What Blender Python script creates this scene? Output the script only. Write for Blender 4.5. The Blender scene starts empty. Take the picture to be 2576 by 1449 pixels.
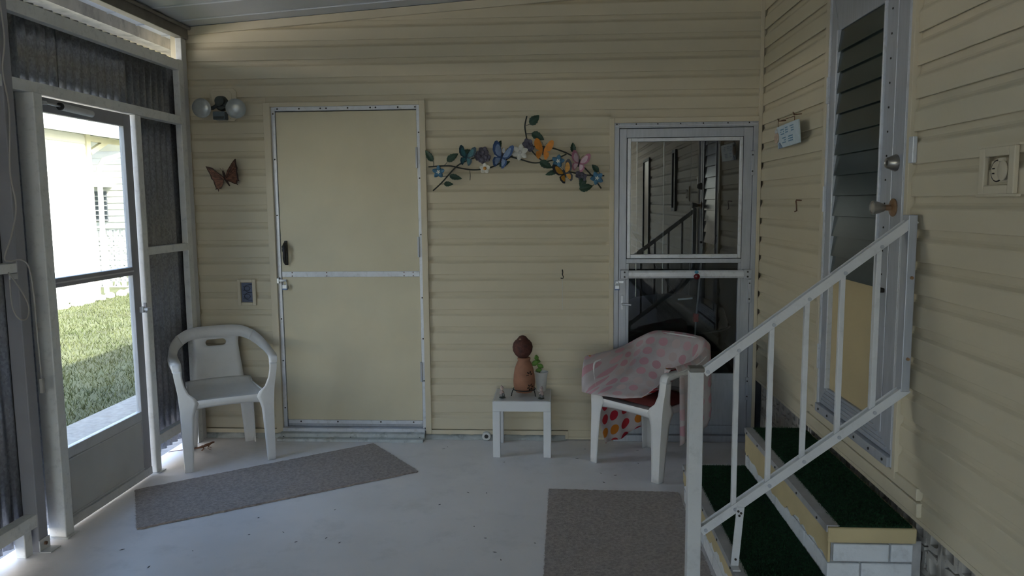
import bpy, bmesh, math, random
from mathutils import Vector, Matrix
random.seed(7)
SC = bpy.context.scene
COL = SC.collection
PI = math.pi
def R(a): return math.radians(a)

# ------------------------------------------------------------------ camera
# Room axes: +X right along the back wall, +Y away from the viewer, Z up, floor z = 0, metres.
cd = bpy.data.cameras.new('camera'); cam = bpy.data.objects.new('camera', cd); COL.objects.link(cam)
FPX = 1916.98
cd.sensor_fit = 'HORIZONTAL'; cd.sensor_width = 36.0; cd.lens = 36.0 * FPX / 2576.0
cd.clip_start = 0.05; cd.clip_end = 300
yaw, pitch, roll = -0.0591, 0.1097, -0.0090
fw = Vector((math.sin(yaw)*math.cos(pitch), math.cos(yaw)*math.cos(pitch), -math.sin(pitch)))
rt = fw.cross(Vector((0, 0, 1))).normalized(); up = rt.cross(fw)
rt2 = rt*math.cos(roll) + up*math.sin(roll); up2 = up*math.cos(roll) - rt*math.sin(roll)
M = Matrix((rt2, up2, -fw)).transposed().to_4x4(); M.translation = Vector((0, 0, 1.54))
cam.matrix_world = M
SC.camera = cam

# ------------------------------------------------------------------ sky, sun, exposure
SUN_EL = R(47); SUN_DIR = Vector((math.cos(SUN_EL)*0.97, -math.cos(SUN_EL)*0.24, math.sin(SUN_EL)))
w = bpy.data.worlds.new('sky'); SC.world = w; w.use_nodes = True
nt = w.node_tree; nt.nodes.clear()
sky = nt.nodes.new('ShaderNodeTexSky'); sky.sky_type = 'NISHITA'; sky.sun_disc = False
sky.sun_elevation = SUN_EL; sky.sun_rotation = math.atan2(SUN_DIR.x, SUN_DIR.y)
sky.air_density = 1.0; sky.dust_density = 3.0; sky.ozone_density = 1.0
bg = nt.nodes.new('ShaderNodeBackground'); bg.inputs['Strength'].default_value = 0.30
wo = nt.nodes.new('ShaderNodeOutputWorld')
nt.links.new(sky.outputs[0], bg.inputs[0]); nt.links.new(bg.outputs[0], wo.inputs[0])
sl = bpy.data.lights.new('sun', 'SUN'); sl.energy = 4.3; sl.angle = R(0.55); sl.color = (1.0, 0.95, 0.86)
so = bpy.data.objects.new('sun', sl); COL.objects.link(so)
so.rotation_euler = SUN_DIR.to_track_quat('Z', 'Y').to_euler()
so.location = (6, -3, 12)
vs = SC.view_settings
vs.view_transform = 'Standard'; vs.look = 'None'; vs.gamma = 1.0; vs.use_curve_mapping = False
vs.exposure = 2.28

# ------------------------------------------------------------------ materials
MATS = {}
def mat(name, col, rough=0.5, metal=0.0, var=0.06, scale=6.0, bump=0.0, bscale=60.0, spec=0.5, stretch=(1,1,1), dirt=None, dscale=3.0, damt=0.5):
    m = bpy.data.materials.new(name); m.use_nodes = True; MATS[name] = m
    n = m.node_tree.nodes; l = m.node_tree.links
    b = n['Principled BSDF']
    b.inputs['Roughness'].default_value = rough; b.inputs['Metallic'].default_value = metal
    b.inputs['Specular IOR Level'].default_value = spec
    tc = n.new('ShaderNodeTexCoord'); mp = n.new('ShaderNodeMapping'); mp.inputs['Scale'].default_value = stretch
    l.new(tc.outputs['Object'], mp.inputs['Vector'])
    nz = n.new('ShaderNodeTexNoise'); nz.inputs['Scale'].default_value = scale; nz.inputs['Detail'].default_value = 4
    l.new(mp.outputs[0], nz.inputs['Vector'])
    rp = n.new('ShaderNodeValToRGB')
    rp.color_ramp.elements[0].position = 0.3; rp.color_ramp.elements[1].position = 0.7
    rp.color_ramp.elements[0].color = tuple(c*(1-var) for c in col) + (1,)
    rp.color_ramp.elements[1].color = tuple(min(1, c*(1+var)) for c in col) + (1,)
    l.new(nz.outputs['Fac'], rp.inputs[0])
    out = rp.outputs[0]
    if dirt:
        n2 = n.new('ShaderNodeTexNoise'); n2.inputs['Scale'].default_value = dscale; n2.inputs['Detail'].default_value = 8
        n2.inputs['Roughness'].default_value = 0.7
        l.new(mp.outputs[0], n2.inputs['Vector'])
        r2 = n.new('ShaderNodeValToRGB'); r2.color_ramp.elements[0].position = 0.52; r2.color_ramp.elements[1].position = 0.68
        r2.color_ramp.elements[0].color = (0, 0, 0, 1); r2.color_ramp.elements[1].color = (damt, damt, damt, 1)
        l.new(n2.outputs['Fac'], r2.inputs[0])
        mx = n.new('ShaderNodeMix'); mx.data_type = 'RGBA'
        l.new(r2.outputs[0], mx.inputs['Factor']); l.new(out, mx.inputs['A']); mx.inputs['B'].default_value = tuple(dirt) + (1,)
        out = mx.outputs['Result']
    l.new(out, b.inputs['Base Color'])
    if bump:
        nb = n.new('ShaderNodeTexNoise'); nb.inputs['Scale'].default_value = bscale; nb.inputs['Detail'].default_value = 5
        l.new(mp.outputs[0], nb.inputs['Vector'])
        bp = n.new('ShaderNodeBump'); bp.inputs['Strength'].default_value = bump; bp.inputs['Distance'].default_value = 0.004
        l.new(nb.outputs['Fac'], bp.inputs['Height']); l.new(bp.outputs[0], b.inputs['Normal'])
    return m

mat('siding', (0.625, 0.552, 0.40), 0.55, var=0.025, scale=1.5)
mat('siding_trim', (0.635, 0.562, 0.415), 0.5, var=0.03)
mat('door_cream', (0.635, 0.57, 0.405), 0.5, var=0.05, scale=3, bump=0.08, bscale=90)
mat('door_tan', (0.56, 0.45, 0.255), 0.5, var=0.04)
mat('alu_white', (0.66, 0.665, 0.67), 0.42, var=0.05, scale=10, dirt=(0.3, 0.3, 0.3), dscale=14, damt=0.25)
mat('alu_grey', (0.43, 0.45, 0.49), 0.4, metal=0.25, var=0.07, scale=9, stretch=(8, 8, 1))
mat('alu_bright', (0.66, 0.68, 0.72), 0.35, metal=0.15, var=0.06, scale=12, dirt=(0.3, 0.28, 0.25), dscale=30, damt=0.35)
mat('post_white', (0.84, 0.85, 0.83), 0.45, var=0.05, dirt=(0.34, 0.35, 0.34), dscale=25, damt=0.3)
mat('railing_white', (0.62, 0.625, 0.62), 0.45, var=0.05, dirt=(0.34, 0.35, 0.34), dscale=25, damt=0.3)
mat('post_grey', (0.36, 0.36, 0.385), 0.5, var=0.06)
mat('kick_white', (0.60, 0.60, 0.585), 0.5, var=0.06, scale=4)
mat('floor_paint', (0.84, 0.815, 0.815), 0.42, var=0.06, scale=2.2, bump=0.12, bscale=18, dirt=(0.6, 0.59, 0.58), dscale=5, damt=0.35)
mat('concrete', (0.27, 0.265, 0.26), 0.85, var=0.2, scale=20, bump=0.5, bscale=40)
mat('curb', (0.5, 0.53, 0.52), 0.7, var=0.15, scale=14, bump=0.6, bscale=30, dirt=(0.14, 0.15, 0.14), dscale=16, damt=0.7)
mat('ceiling_white', (0.60, 0.63, 0.66), 0.45, var=0.04, scale=3)
mat('beam', (0.21, 0.195, 0.17), 0.6, var=0.15, scale=12)
mat('gutter_old', (0.44, 0.41, 0.36), 0.75, var=0.2, scale=12, stretch=(1, 1, .5), dirt=(0.2, 0.19, 0.16), dscale=9, damt=0.8)
mat('plastic_white', (0.74, 0.73, 0.715), 0.38, var=0.03, bump=0.03, bscale=300, dirt=(0.55, 0.53, 0.5), dscale=9, damt=0.25)
mat('table_white', (0.76, 0.77, 0.785), 0.45, var=0.03, scale=8)
mat('table_top', (0.6, 0.6, 0.6), 0.3, var=0.06, scale=8)
mat('terracotta', (0.31, 0.145, 0.085), 0.75, var=0.15, scale=18, bump=0.15, bscale=80)
mat('cut_dark', (0.03, 0.016, 0.01), 0.9)
mat('ball_brown', (0.085, 0.028, 0.02), 0.8, var=0.4, scale=40, bump=1.0, bscale=70)
mat('stub_tan', (0.3, 0.2, 0.12), 0.8, var=0.2)
mat('iron', (0.02, 0.018, 0.017), 0.5, metal=0.3)
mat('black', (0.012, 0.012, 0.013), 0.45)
mat('screw_dark', (0.05, 0.045, 0.04), 0.5, metal=0.6)
mat('pot_white', (0.66, 0.66, 0.65), 0.4)
mat('soil', (0.05, 0.035, 0.025), 0.95)
mat('leaf_plant', (0.14, 0.30, 0.05), 0.45, var=0.2, scale=30)
mat('leaf_metal', (0.022, 0.06, 0.035), 0.45, var=0.3, scale=30)
mat('stem_metal', (0.02, 0.025, 0.018), 0.5)
mat('bf_orange', (0.62, 0.22, 0.015), 0.5, var=0.15, scale=40)
mat('bf_blue', (0.05, 0.1, 0.24), 0.5, var=0.3, scale=40)
mat('bf_bluelight', (0.24, 0.33, 0.5), 0.5, var=0.2, scale=50)
mat('bf_pale', (0.55, 0.57, 0.6), 0.5, var=0.1, scale=50)
mat('bf_teal', (0.05, 0.17, 0.2), 0.5, var=0.25, scale=50)
mat('bf_tealdark', (0.02, 0.06, 0.09), 0.5, var=0.25, scale=50)
mat('bf_pink', (0.42, 0.17, 0.24), 0.5, var=0.2, scale=40)
mat('bf_pinklight', (0.6, 0.45, 0.5), 0.5, var=0.1, scale=40)
mat('bf_monarch', (0.52, 0.25, 0.03), 0.5, var=0.2, scale=50)
mat('bf_dark', (0.03, 0.032, 0.045), 0.5, var=0.3)
mat('fl_blue', (0.07, 0.2, 0.33), 0.5, var=0.3, scale=50)
mat('fl_white', (0.85, 0.83, 0.74), 0.5, var=0.08, scale=40)
mat('fl_purple', (0.135, 0.125, 0.165), 0.55, var=0.4, scale=60)
mat('fl_center', (0.5, 0.22, 0.03), 0.5)
mat('bf_brown', (0.2, 0.09, 0.055), 0.5, metal=0.2, var=0.5, scale=45, stretch=(1, 1, 2.5))
mat('bf_browndark', (0.05, 0.022, 0.014), 0.55)
mat('lamp_body', (0.05, 0.06, 0.055), 0.6, var=0.25, scale=20)
mat('lamp_sensor', (0.12, 0.15, 0.17), 0.4, var=0.2, scale=25)
mat('blue_plate', (0.10, 0.12, 0.19), 0.4, var=0.15, scale=25)
mat('blue_line', (0.02, 0.025, 0.045), 0.5)
mat('brass', (0.42, 0.27, 0.16), 0.32, metal=0.9, var=0.2, scale=30)
mat('nickel', (0.42, 0.39, 0.34), 0.28, metal=0.9, var=0.1, scale=30)
mat('steel', (0.55, 0.57, 0.6), 0.3, metal=0.8, var=0.1, scale=30)
mat('lock_blue', (0.15, 0.22, 0.4), 0.4)
mat('rug', (0.415, 0.365, 0.335), 0.95, var=0.22, scale=70, bump=1.0, bscale=260, spec=0.1)
mat('turf', (0.008, 0.028, 0.012), 0.9, var=0.5, scale=90, bump=1.0, bscale=300, spec=0.2)
mat('turf_blade', (0.012, 0.05, 0.02), 0.7, var=0.5, scale=60, spec=0.2)
mat('brick_white', (0.72, 0.74, 0.76), 0.65, var=0.06, scale=9, bump=0.5, bscale=50, dirt=(0.36, 0.35, 0.34), dscale=12, damt=0.4)
mat('mortar', (0.38, 0.37, 0.36), 0.9, var=0.2, scale=20, bump=0.6)
mat('cap_tan', (0.58, 0.47, 0.26), 0.7, var=0.06, scale=8, bump=0.25, bscale=60)
mat('nosing', (0.42, 0.42, 0.43), 0.5, metal=0.3, var=0.12, scale=14)
mat('block_beige', (0.52, 0.49, 0.44), 0.85, var=0.12, scale=12, bump=0.4)
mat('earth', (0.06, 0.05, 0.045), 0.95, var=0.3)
mat('lawn_soil', (0.06, 0.068, 0.03), 0.95, var=0.4, scale=1.3, dirt=(0.09, 0.085, 0.045), dscale=2.5, damt=0.6)
mat('nb_siding', (0.74, 0.73, 0.69), 0.55, var=0.03)
mat('nb_white', (0.8, 0.8, 0.78), 0.5, var=0.03)
mat('nb_cream', (0.66, 0.62, 0.47), 0.6, var=0.05)
mat('nb_dark', (0.06, 0.07, 0.085), 0.3)
mat('nb_roof', (0.62, 0.62, 0.6), 0.7)
mat('stone', (0.68, 0.66, 0.62), 0.85, var=0.15, scale=8, bump=0.5, bscale=15)
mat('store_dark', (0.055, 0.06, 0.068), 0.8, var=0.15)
mat('store_panel', (0.16, 0.175, 0.2), 0.6, var=0.2, stretch=(6, 6, 1))
mat('cover_black', (0.008, 0.008, 0.009), 0.5)
mat('red', (0.55, 0.02, 0.02), 0.4)
mat('darkred', (0.14, 0.008, 0.012), 0.15)
mat('glass_blue', (0.1, 0.32, 0.45), 0.15)
mat('seat_red', (0.2, 0.045, 0.04), 0.8, var=0.15, scale=20)
mat('cord', (0.50, 0.48, 0.44), 0.6)
mat('sign_white', (0.56, 0.66, 0.72), 0.45, var=0.06, scale=40)
mat('sign_blue', (0.1, 0.27, 0.45), 0.5)
mat('shell', (0.6, 0.45, 0.34), 0.6, var=0.2, scale=60)
mat('lizard', (0.12, 0.05, 0.025), 0.6, var=0.4, scale=80)
mat('fig_grey', (0.2, 0.2, 0.2), 0.7, var=0.7, scale=90)
mat('fig_pink', (0.4, 0.3, 0.28), 0.7, var=0.3, scale=90)
mat('fig_dark', (0.03, 0.04, 0.035), 0.7)
mat('skin_pink', (0.55, 0.42, 0.36), 0.6, var=0.1)
mat('pvc', (0.66, 0.66, 0.64), 0.4)
mat('rust', (0.16, 0.08, 0.045), 0.7, var=0.3, scale=40)
mat('jal_frame', (0.16, 0.18, 0.18), 0.5)
mat('ribbed', (0.40, 0.43, 0.49), 0.4, metal=0.25, var=0.08, scale=10)

def galvanized():
    m = mat('galvanized', (0.2, 0.21, 0.215), 0.34, metal=0.85, var=0.3, scale=4)
    n = m.node_tree.nodes; l = m.node_tree.links; b = n['Principled BSDF']
    tc = n.new('ShaderNodeTexCoord')
    vo = n.new('ShaderNodeTexVoronoi'); vo.inputs['Scale'].default_value = 150
    mp = n.new('ShaderNodeMapping'); mp.inputs['Scale'].default_value = (1, 1, 0.55)
    l.new(tc.outputs['Object'], mp.inputs[0]); l.new(mp.outputs[0], vo.inputs['Vector'])
    rp = n.new('ShaderNodeValToRGB'); rp.color_ramp.elements[0].color = (0.29, 0.295, 0.305, 1); rp.color_ramp.elements[1].color = (0.42, 0.43, 0.45, 1)
    sp = n.new('ShaderNodeSeparateColor'); l.new(vo.outputs['Color'], sp.inputs[0])
    l.new(sp.outputs[0], rp.inputs[0]); l.new(rp.outputs[0], b.inputs['Base Color'])
galvanized()

def glass(name, tint, refl=1.0, rough=0.0):
    m = bpy.data.materials.new(name); m.use_nodes = True; MATS[name] = m
    n = m.node_tree.nodes; l = m.node_tree.links; n.clear()
    o = n.new('ShaderNodeOutputMaterial'); mx = n.new('ShaderNodeMixShader')
    lw = n.new('ShaderNodeLayerWeight'); lw.inputs['Blend'].default_value = 0.5
    pw = n.new('ShaderNodeMath'); pw.operation = 'POWER'; pw.inputs[1].default_value = 5.0; l.new(lw.outputs['Facing'], pw.inputs[0])
    fr = n.new('ShaderNodeMath'); fr.operation = 'MULTIPLY_ADD'; fr.inputs[1].default_value = 0.957; fr.inputs[2].default_value = 0.043; l.new(pw.outputs[0], fr.inputs[0])
    mu = n.new('ShaderNodeMath'); mu.operation = 'MULTIPLY'; mu.inputs[1].default_value = refl; mu.use_clamp = True
    t = n.new('ShaderNodeBsdfTransparent'); t.inputs[0].default_value = tuple(tint) + (1,)
    g = n.new('ShaderNodeBsdfGlossy'); g.inputs['Roughness'].default_value = rough
    l.new(fr.outputs[0], mu.inputs[0]); l.new(mu.outputs[0], mx.inputs[0])
    l.new(t.outputs[0], mx.inputs[1]); l.new(g.outputs[0], mx.inputs[2]); l.new(mx.outputs[0], o.inputs[0])
    return m
glass('glass_clear', (0.93, 0.96, 0.95), 1.0)
glass('glass_storm', (0.5, 0.52, 0.52), 4.0)
glass('glass_low', (0.72, 0.74, 0.75), 1.2)
glass('glass_lens', (0.75, 0.78, 0.76), 2.5, 0.15)
mat('lens_white', (0.4, 0.42, 0.4), 0.2, metal=0.2, var=0.1, scale=30)
mat('louver_glass', (0.028, 0.042, 0.038), 0.22, var=0.2, scale=3, spec=0.35)

def towel_mat(name, base, dots, fade):
    m = bpy.data.materials.new(name); m.use_nodes = True; MATS[name] = m
    n = m.node_tree.nodes; l = m.node_tree.links; b = n['Principled BSDF']
    b.inputs['Roughness'].default_value = 0.95; b.inputs['Specular IOR Level'].default_value = 0.1
    uv = n.new('ShaderNodeUVMap')
    mp = n.new('ShaderNodeMapping'); mp.inputs['Scale'].default_value = (1/0.088, 1/0.088, 1)
    l.new(uv.outputs[0], mp.inputs[0])
    vo = n.new('ShaderNodeTexVoronoi'); vo.voronoi_dimensions = '2D'; vo.inputs['Scale'].default_value = 1; vo.inputs['Randomness'].default_value = 0.12
    l.new(mp.outputs[0], vo.inputs['Vector'])
    th = n.new('ShaderNodeMath'); th.operation = 'LESS_THAN'; th.inputs[1].default_value = 0.355
    l.new(vo.outputs['Distance'], th.inputs[0])
    sp = n.new('ShaderNodeSeparateColor'); l.new(vo.outputs['Color'], sp.inputs[0])
    rp = n.new('ShaderNodeValToRGB'); rp.color_ramp.interpolation = 'CONSTANT'
    els = rp.color_ramp.elements
    els[0].position = 0; els[0].color = dots[0] + (1,); els[1].position = 0.4; els[1].color = dots[1] + (1,)
    e = els.new(0.72); e.color = dots[2] + (1,)
    l.new(sp.outputs[0], rp.inputs[0])
    nz = n.new('ShaderNodeTexNoise'); nz.inputs['Scale'].default_value = 5; nz.inputs['Detail'].default_value = 5
    l.new(uv.outputs[0], nz.inputs['Vector'])
    r2 = n.new('ShaderNodeValToRGB'); r2.color_ramp.elements[0].position = 0.4; r2.color_ramp.elements[1].position = 0.75
    r2.color_ramp.elements[0].color = base + (1,); r2.color_ramp.elements[1].color = tuple(c*fade for c in base) + (1,)
    l.new(nz.outputs['Fac'], r2.inputs[0])
    mx = n.new('ShaderNodeMix'); mx.data_type = 'RGBA'
    l.new(th.outputs[0], mx.inputs['Factor']); l.new(r2.outputs[0], mx.inputs['A']); l.new(rp.outputs[0], mx.inputs['B'])
    l.new(mx.outputs['Result'], b.inputs['Base Color'])
towel_mat('towel_pale', (0.56, 0.5, 0.5), ((0.52, 0.3, 0.33), (0.56, 0.37, 0.39), (0.53, 0.43, 0.42)), 0.68)
towel_mat('towel_bright', (0.58, 0.5, 0.48), ((0.5, 0.03, 0.05), (0.52, 0.04, 0.05), (0.6, 0.2, 0.03)), 0.9)

def grass_blade_mat():
    m = bpy.data.materials.new('grass_blade'); m.use_nodes = True; MATS['grass_blade'] = m
    n = m.node_tree.nodes; l = m.node_tree.links; b = n['Principled BSDF']
    tc = n.new('ShaderNodeTexCoord'); nz = n.new('ShaderNodeTexNoise'); nz.inputs['Scale'].default_value = 1.6; nz.inputs['Detail'].default_value = 6
    l.new(tc.outputs['Object'], nz.inputs['Vector'])
    rp = n.new('ShaderNodeValToRGB'); rp.color_ramp.elements[0].position = 0.32; rp.color_ramp.elements[1].position = 0.68
    rp.color_ramp.elements[0].color = (0.048, 0.064, 0.019, 1); rp.color_ramp.elements[1].color = (0.094, 0.103, 0.042, 1)
    l.new(nz.outputs['Fac'], rp.inputs[0]); l.new(rp.outputs[0], b.inputs['Base Color'])
    b.inputs['Roughness'].default_value = 0.7; b.inputs['Specular IOR Level'].default_value = 0.2
grass_blade_mat()

# ------------------------------------------------------------------ mesh helpers
WL = {}          # object -> world location of its origin (for parts modelled in world space)
class MB:
    def __init__(s): s.v = []; s.f = []; s.uv = None
    def add(s, vs, fs):
        o = len(s.v); s.v += [tuple(p) for p in vs]; s.f += [tuple(i+o for i in f) for f in fs]; return s
    def box(s, x0, x1, y0, y1, z0, z1):
        return s.add([(x0,y0,z0),(x1,y0,z0),(x1,y1,z0),(x0,y1,z0),(x0,y0,z1),(x1,y0,z1),(x1,y1,z1),(x0,y1,z1)],
                     [(3,2,1,0),(4,5,6,7),(0,1,5,4),(1,2,6,5),(2,3,7,6),(3,0,4,7)])
    def bar(s, p0, p1, w, h, upv=(0,0,1)):
        p0 = Vector(p0); p1 = Vector(p1); d = (p1-p0).normalized(); u = Vector(upv)
        a = d.cross(u)
        if a.length < 1e-6: a = d.cross(Vector((0,1,0)))
        a.normalize(); b = a.cross(d).normalized()
        vs = []
        for p in (p0, p1):
            for sx, sy in ((-1,-1),(1,-1),(1,1),(-1,1)): vs.append(p + a*(sx*w/2) + b*(sy*h/2))
        return s.add(vs, [(3,2,1,0),(4,5,6,7),(0,1,5,4),(1,2,6,5),(2,3,7,6),(3,0,4,7)])
    def cyl(s, p0, p1, r0, r1=None, n=16, caps=True):
        r1 = r0 if r1 is None else r1
        p0 = Vector(p0); p1 = Vector(p1); d = (p1-p0).normalized()
        a = d.orthogonal().normalized(); b = d.cross(a)
        vs = []
        for p, r in ((p0, r0), (p1, r1)):
            for i in range(n):
                t = 2*PI*i/n; vs.append(p + a*(math.cos(t)*r) + b*(math.sin(t)*r))
        fs = [(i, (i+1) % n, n+(i+1) % n, n+i) for i in range(n)]
        if caps: fs += [tuple(range(n-1, -1, -1)), tuple(range(n, 2*n))]
        return s.add(vs, fs)
    def tube(s, pts, r, n=8, closed=False):
        pts = [Vector(p) for p in pts]; m = len(pts); vs = []; fs = []
        rr = r if isinstance(r, (list, tuple)) else [r]*m
        prev = None
        for i, p in enumerate(pts):
            if closed: d = pts[(i+1) % m] - pts[i-1]
            else: d = pts[min(i+1, m-1)] - pts[max(i-1, 0)]
            d.normalize()
            a = d.orthogonal().normalized() if prev is None else (prev - d*prev.dot(d)).normalized()
            prev = a; b = d.cross(a)
            for k in range(n):
                t = 2*PI*k/n; vs.append(p + a*(math.cos(t)*rr[i]) + b*(math.sin(t)*rr[i]))
        for i in range(m if closed else m-1):
            j = (i+1) % m
            for k in range(n): fs.append((i*n+k, i*n+(k+1) % n, j*n+(k+1) % n, j*n+k))
        if not closed: fs += [tuple(range(n-1, -1, -1)), tuple(range((m-1)*n, m*n))]
        return s.add(vs, fs)
    def lathe(s, prof, c=(0,0,0), n=28, axis=None):
        c = Vector(c); ax = Vector(axis or (0,0,1)).normalized(); a = ax.orthogonal().normalized(); b = ax.cross(a)
        vs = []; fs = []; m = len(prof)
        for r, z in prof:
            for k in range(n):
                t = 2*PI*k/n; vs.append(c + ax*z + a*(math.cos(t)*r) + b*(math.sin(t)*r))
        for i in range(m-1):
            for k in range(n): fs.append((i*n+k, i*n+(k+1) % n, (i+1)*n+(k+1) % n, (i+1)*n+k))
        fs += [tuple(range(n-1, -1, -1)), tuple(range((m-1)*n, m*n))]
        return s.add(vs, fs)
    def prism(s, poly, h0, h1, fn):
        """poly: 2-D outline; fn(u, v, h) -> 3-D point"""
        n = len(poly)
        vs = [fn(u, v, h0) for u, v in poly] + [fn(u, v, h1) for u, v in poly]
        return s.add(vs, [tuple(range(n-1, -1, -1)), tuple(range(n, 2*n))] + [(i, (i+1) % n, n+(i+1) % n, n+i) for i in range(n)])
    def grid(s, fn, nu, nv):
        o = len(s.v); vs = [fn(i/nu, j/nv) for j in range(nv+1) for i in range(nu+1)]
        fs = [(j*(nu+1)+i, j*(nu+1)+i+1, (j+1)*(nu+1)+i+1, (j+1)*(nu+1)+i) for j in range(nv) for i in range(nu)]
        return s.add(vs, fs)
    def ell(s, c, rx, ry, rz, n=14, m=9):
        c = Vector(c); vs = []; fs = []
        for j in range(m+1):
            ph = PI*j/m
            for i in range(n):
                t = 2*PI*i/n
                vs.append(c + Vector((rx*math.sin(ph)*math.cos(t), ry*math.sin(ph)*math.sin(t), rz*math.cos(ph))))
        for j in range(m):
            for i in range(n): fs.append((j*n+i, j*n+(i+1) % n, (j+1)*n+(i+1) % n, (j+1)*n+i))
        return s.add(vs, fs)
    def build(s, name, m, parent=None, local=False, smooth=None, bevel=0, seg=2, solid=0, sub=0, origin=None, fix=True):
        me = bpy.data.meshes.new(name)
        if parent is not None: off = Vector((0,0,0)) if local else WL[parent]
        elif origin is not None: off = Vector(origin)
        else:
            xs = [p[0] for p in s.v]; ys = [p[1] for p in s.v]; zs = [p[2] for p in s.v]
            off = Vector(((min(xs)+max(xs))/2, (min(ys)+max(ys))/2, min(zs)))
        me.from_pydata([(p[0]-off.x, p[1]-off.y, p[2]-off.z) for p in s.v], [], s.f)
        if fix:
            bm = bmesh.new(); bm.from_mesh(me); bmesh.ops.remove_doubles(bm, verts=bm.verts, dist=1e-6)
            bmesh.ops.recalc_face_normals(bm, faces=bm.faces); bm.to_mesh(me); bm.free()
        o = bpy.data.objects.new(name, me); COL.objects.link(o)
        ms = m if isinstance(m, (list, tuple)) else [m]
        for q in ms: me.materials.append(MATS[q])
        if smooth is not None:
            for p in me.polygons: p.use_smooth = True
            if smooth < 180: me.set_sharp_from_angle(angle=R(smooth))
        if parent is not None:
            o.parent = parent; WL[o] = WL[parent] if not local else WL.get(parent, Vector())
        else: o.location = off; WL[o] = off.copy()
        if sub:
            k = o.modifiers.new('subdivision', 'SUBSURF'); k.levels = sub; k.render_levels = sub
        if solid:
            k = o.modifiers.new('solidify', 'SOLIDIFY'); k.thickness = solid; k.offset = 0
        if bevel:
            k = o.modifiers.new('bevel', 'BEVEL'); k.width = bevel; k.segments = seg; k.limit_method = 'ANGLE'; k.angle_limit = R(40)
        return o

def tag(o, label, cat, group=None, kind=None):
    o['label'] = label; o['category'] = cat
    if group: o['group'] = group
    if kind: o['kind'] = kind
    return o
def thing(name, loc, label, cat, group=None, kind=None, rz=0):
    o = bpy.data.objects.new(name, None); COL.objects.link(o); o.empty_display_size = 0.1
    o.location = loc; o.rotation_euler = (0, 0, rz); WL[o] = Vector(loc)
    return tag(o, label, cat, group, kind)
def copy_tree(o, parent=None):
    c = o.copy(); COL.objects.link(c); c.parent = parent
    WL[c] = WL.get(o, Vector()).copy()
    for ch in list(o.children): copy_tree(ch, c)
    return c
def share(o, parent, loc):
    """another piece with the same mesh"""
    c = o.copy(); COL.objects.link(c); c.parent = parent; c.location = loc; return c

XR = 1.2693; YB = 4.875; XL = -2.34
LAP = 0.1143
def ceil_z(x): return 2.678 + 0.066*(x + 2.334)

# ================================================================== STRUCTURE
# ---- floor slab
b = MB().box(-2.46, 1.45, -9.0, YB+0.06, -0.12, 0.0)
tag(b.build('floor', 'floor_paint'), 'pale grey painted concrete porch floor', 'floor', kind='structure')

# ---- siding
def course_profile(h):
    return [(0.0, 0.011), (0.0115, 0.011), (0.0125, 0.0), (0.0145, 0.0), (0.016, 0.002), (0.016, h*0.60), (0.0145, h*0.64), (0.007, h*0.73), (0.004, h*0.80), (0.003, h+0.009), (0.0, h+0.009)]
def course(parent, wall, a0, a1, zb, h=LAP):
    if a1 - a0 < 0.01: return
    pr = course_profile(h); n = len(pr); m = MB()
    if wall == 'back': pt = lambda a, d, z: (a, YB+0.016-d, zb+z)
    else: pt = lambda a, d, z: (XR+0.016-d, a, zb+z)
    vs = [pt(a0, d, z) for d, z in pr] + [pt(a1, d, z) for d, z in pr]
    fs = [(i, (i+1) % n, n+(i+1) % n, n+i) for i in range(n)] + [tuple(range(n-1, -1, -1)), tuple(range(n, 2*n))]
    m.add(vs, fs).build('siding_plank', 'siding', parent)

wb = thing('wall_back', (0, YB, 0), 'cream vinyl siding wall with two doors facing the viewer', 'wall', kind='structure')
D1 = (-1.862, -0.838); D2 = (0.338, 1.262)      # openings incl. trim
for k in range(-7, 18):
    zb = 2.1203 - LAP*k - 0.0
    z0 = zb
    x0 = -2.372
    if z0 + LAP > ceil_z(-2.37): x0 = max(-2.372, (z0 - 2.678)/0.066 - 2.334)
    xe = 1.2693
    if x0 > xe: continue
    segs = [(x0, xe)]
    if zb < 2.17:
        ns = []
        for a, c in segs: ns += [(a, D1[0]), (D1[1], c)]
        segs = ns
    if zb < 2.03:
        ns = []
        for a, c in segs:
            if a < D2[0] < c: ns += [(a, D2[0]), (D2[1], c)]
            else: ns.append((a, c))
        segs = ns
    for a, c in segs: course(wb, 'back', a, c, zb)
# last part course over the base strip
for a, c in ((-2.372, D1[0]), (D1[1], D2[0])): course(wb, 'back', a, c, 0.0635, 0.1143)
# sheathing behind the planks
for q in ((-2.45, D1[0]+.02, 0.0, 2.62), (D1[1]-.02, D2[0]+.02, 0.0, 2.9), (D1[0]+.02, D1[1]-.02, 2.16, 2.9), (D2[0]+.02, 1.30, 2.03, 2.9), (-2.45, D1[0]+.02, 2.62, 2.66)):
    MB().box(q[0], q[1], YB+0.0161, YB+0.05, q[2], q[3]).build('sheathing', 'siding_trim', wb)
MB().box(-2.372, 1.262, YB-0.016, YB+0.02, 0, .001).v
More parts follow.
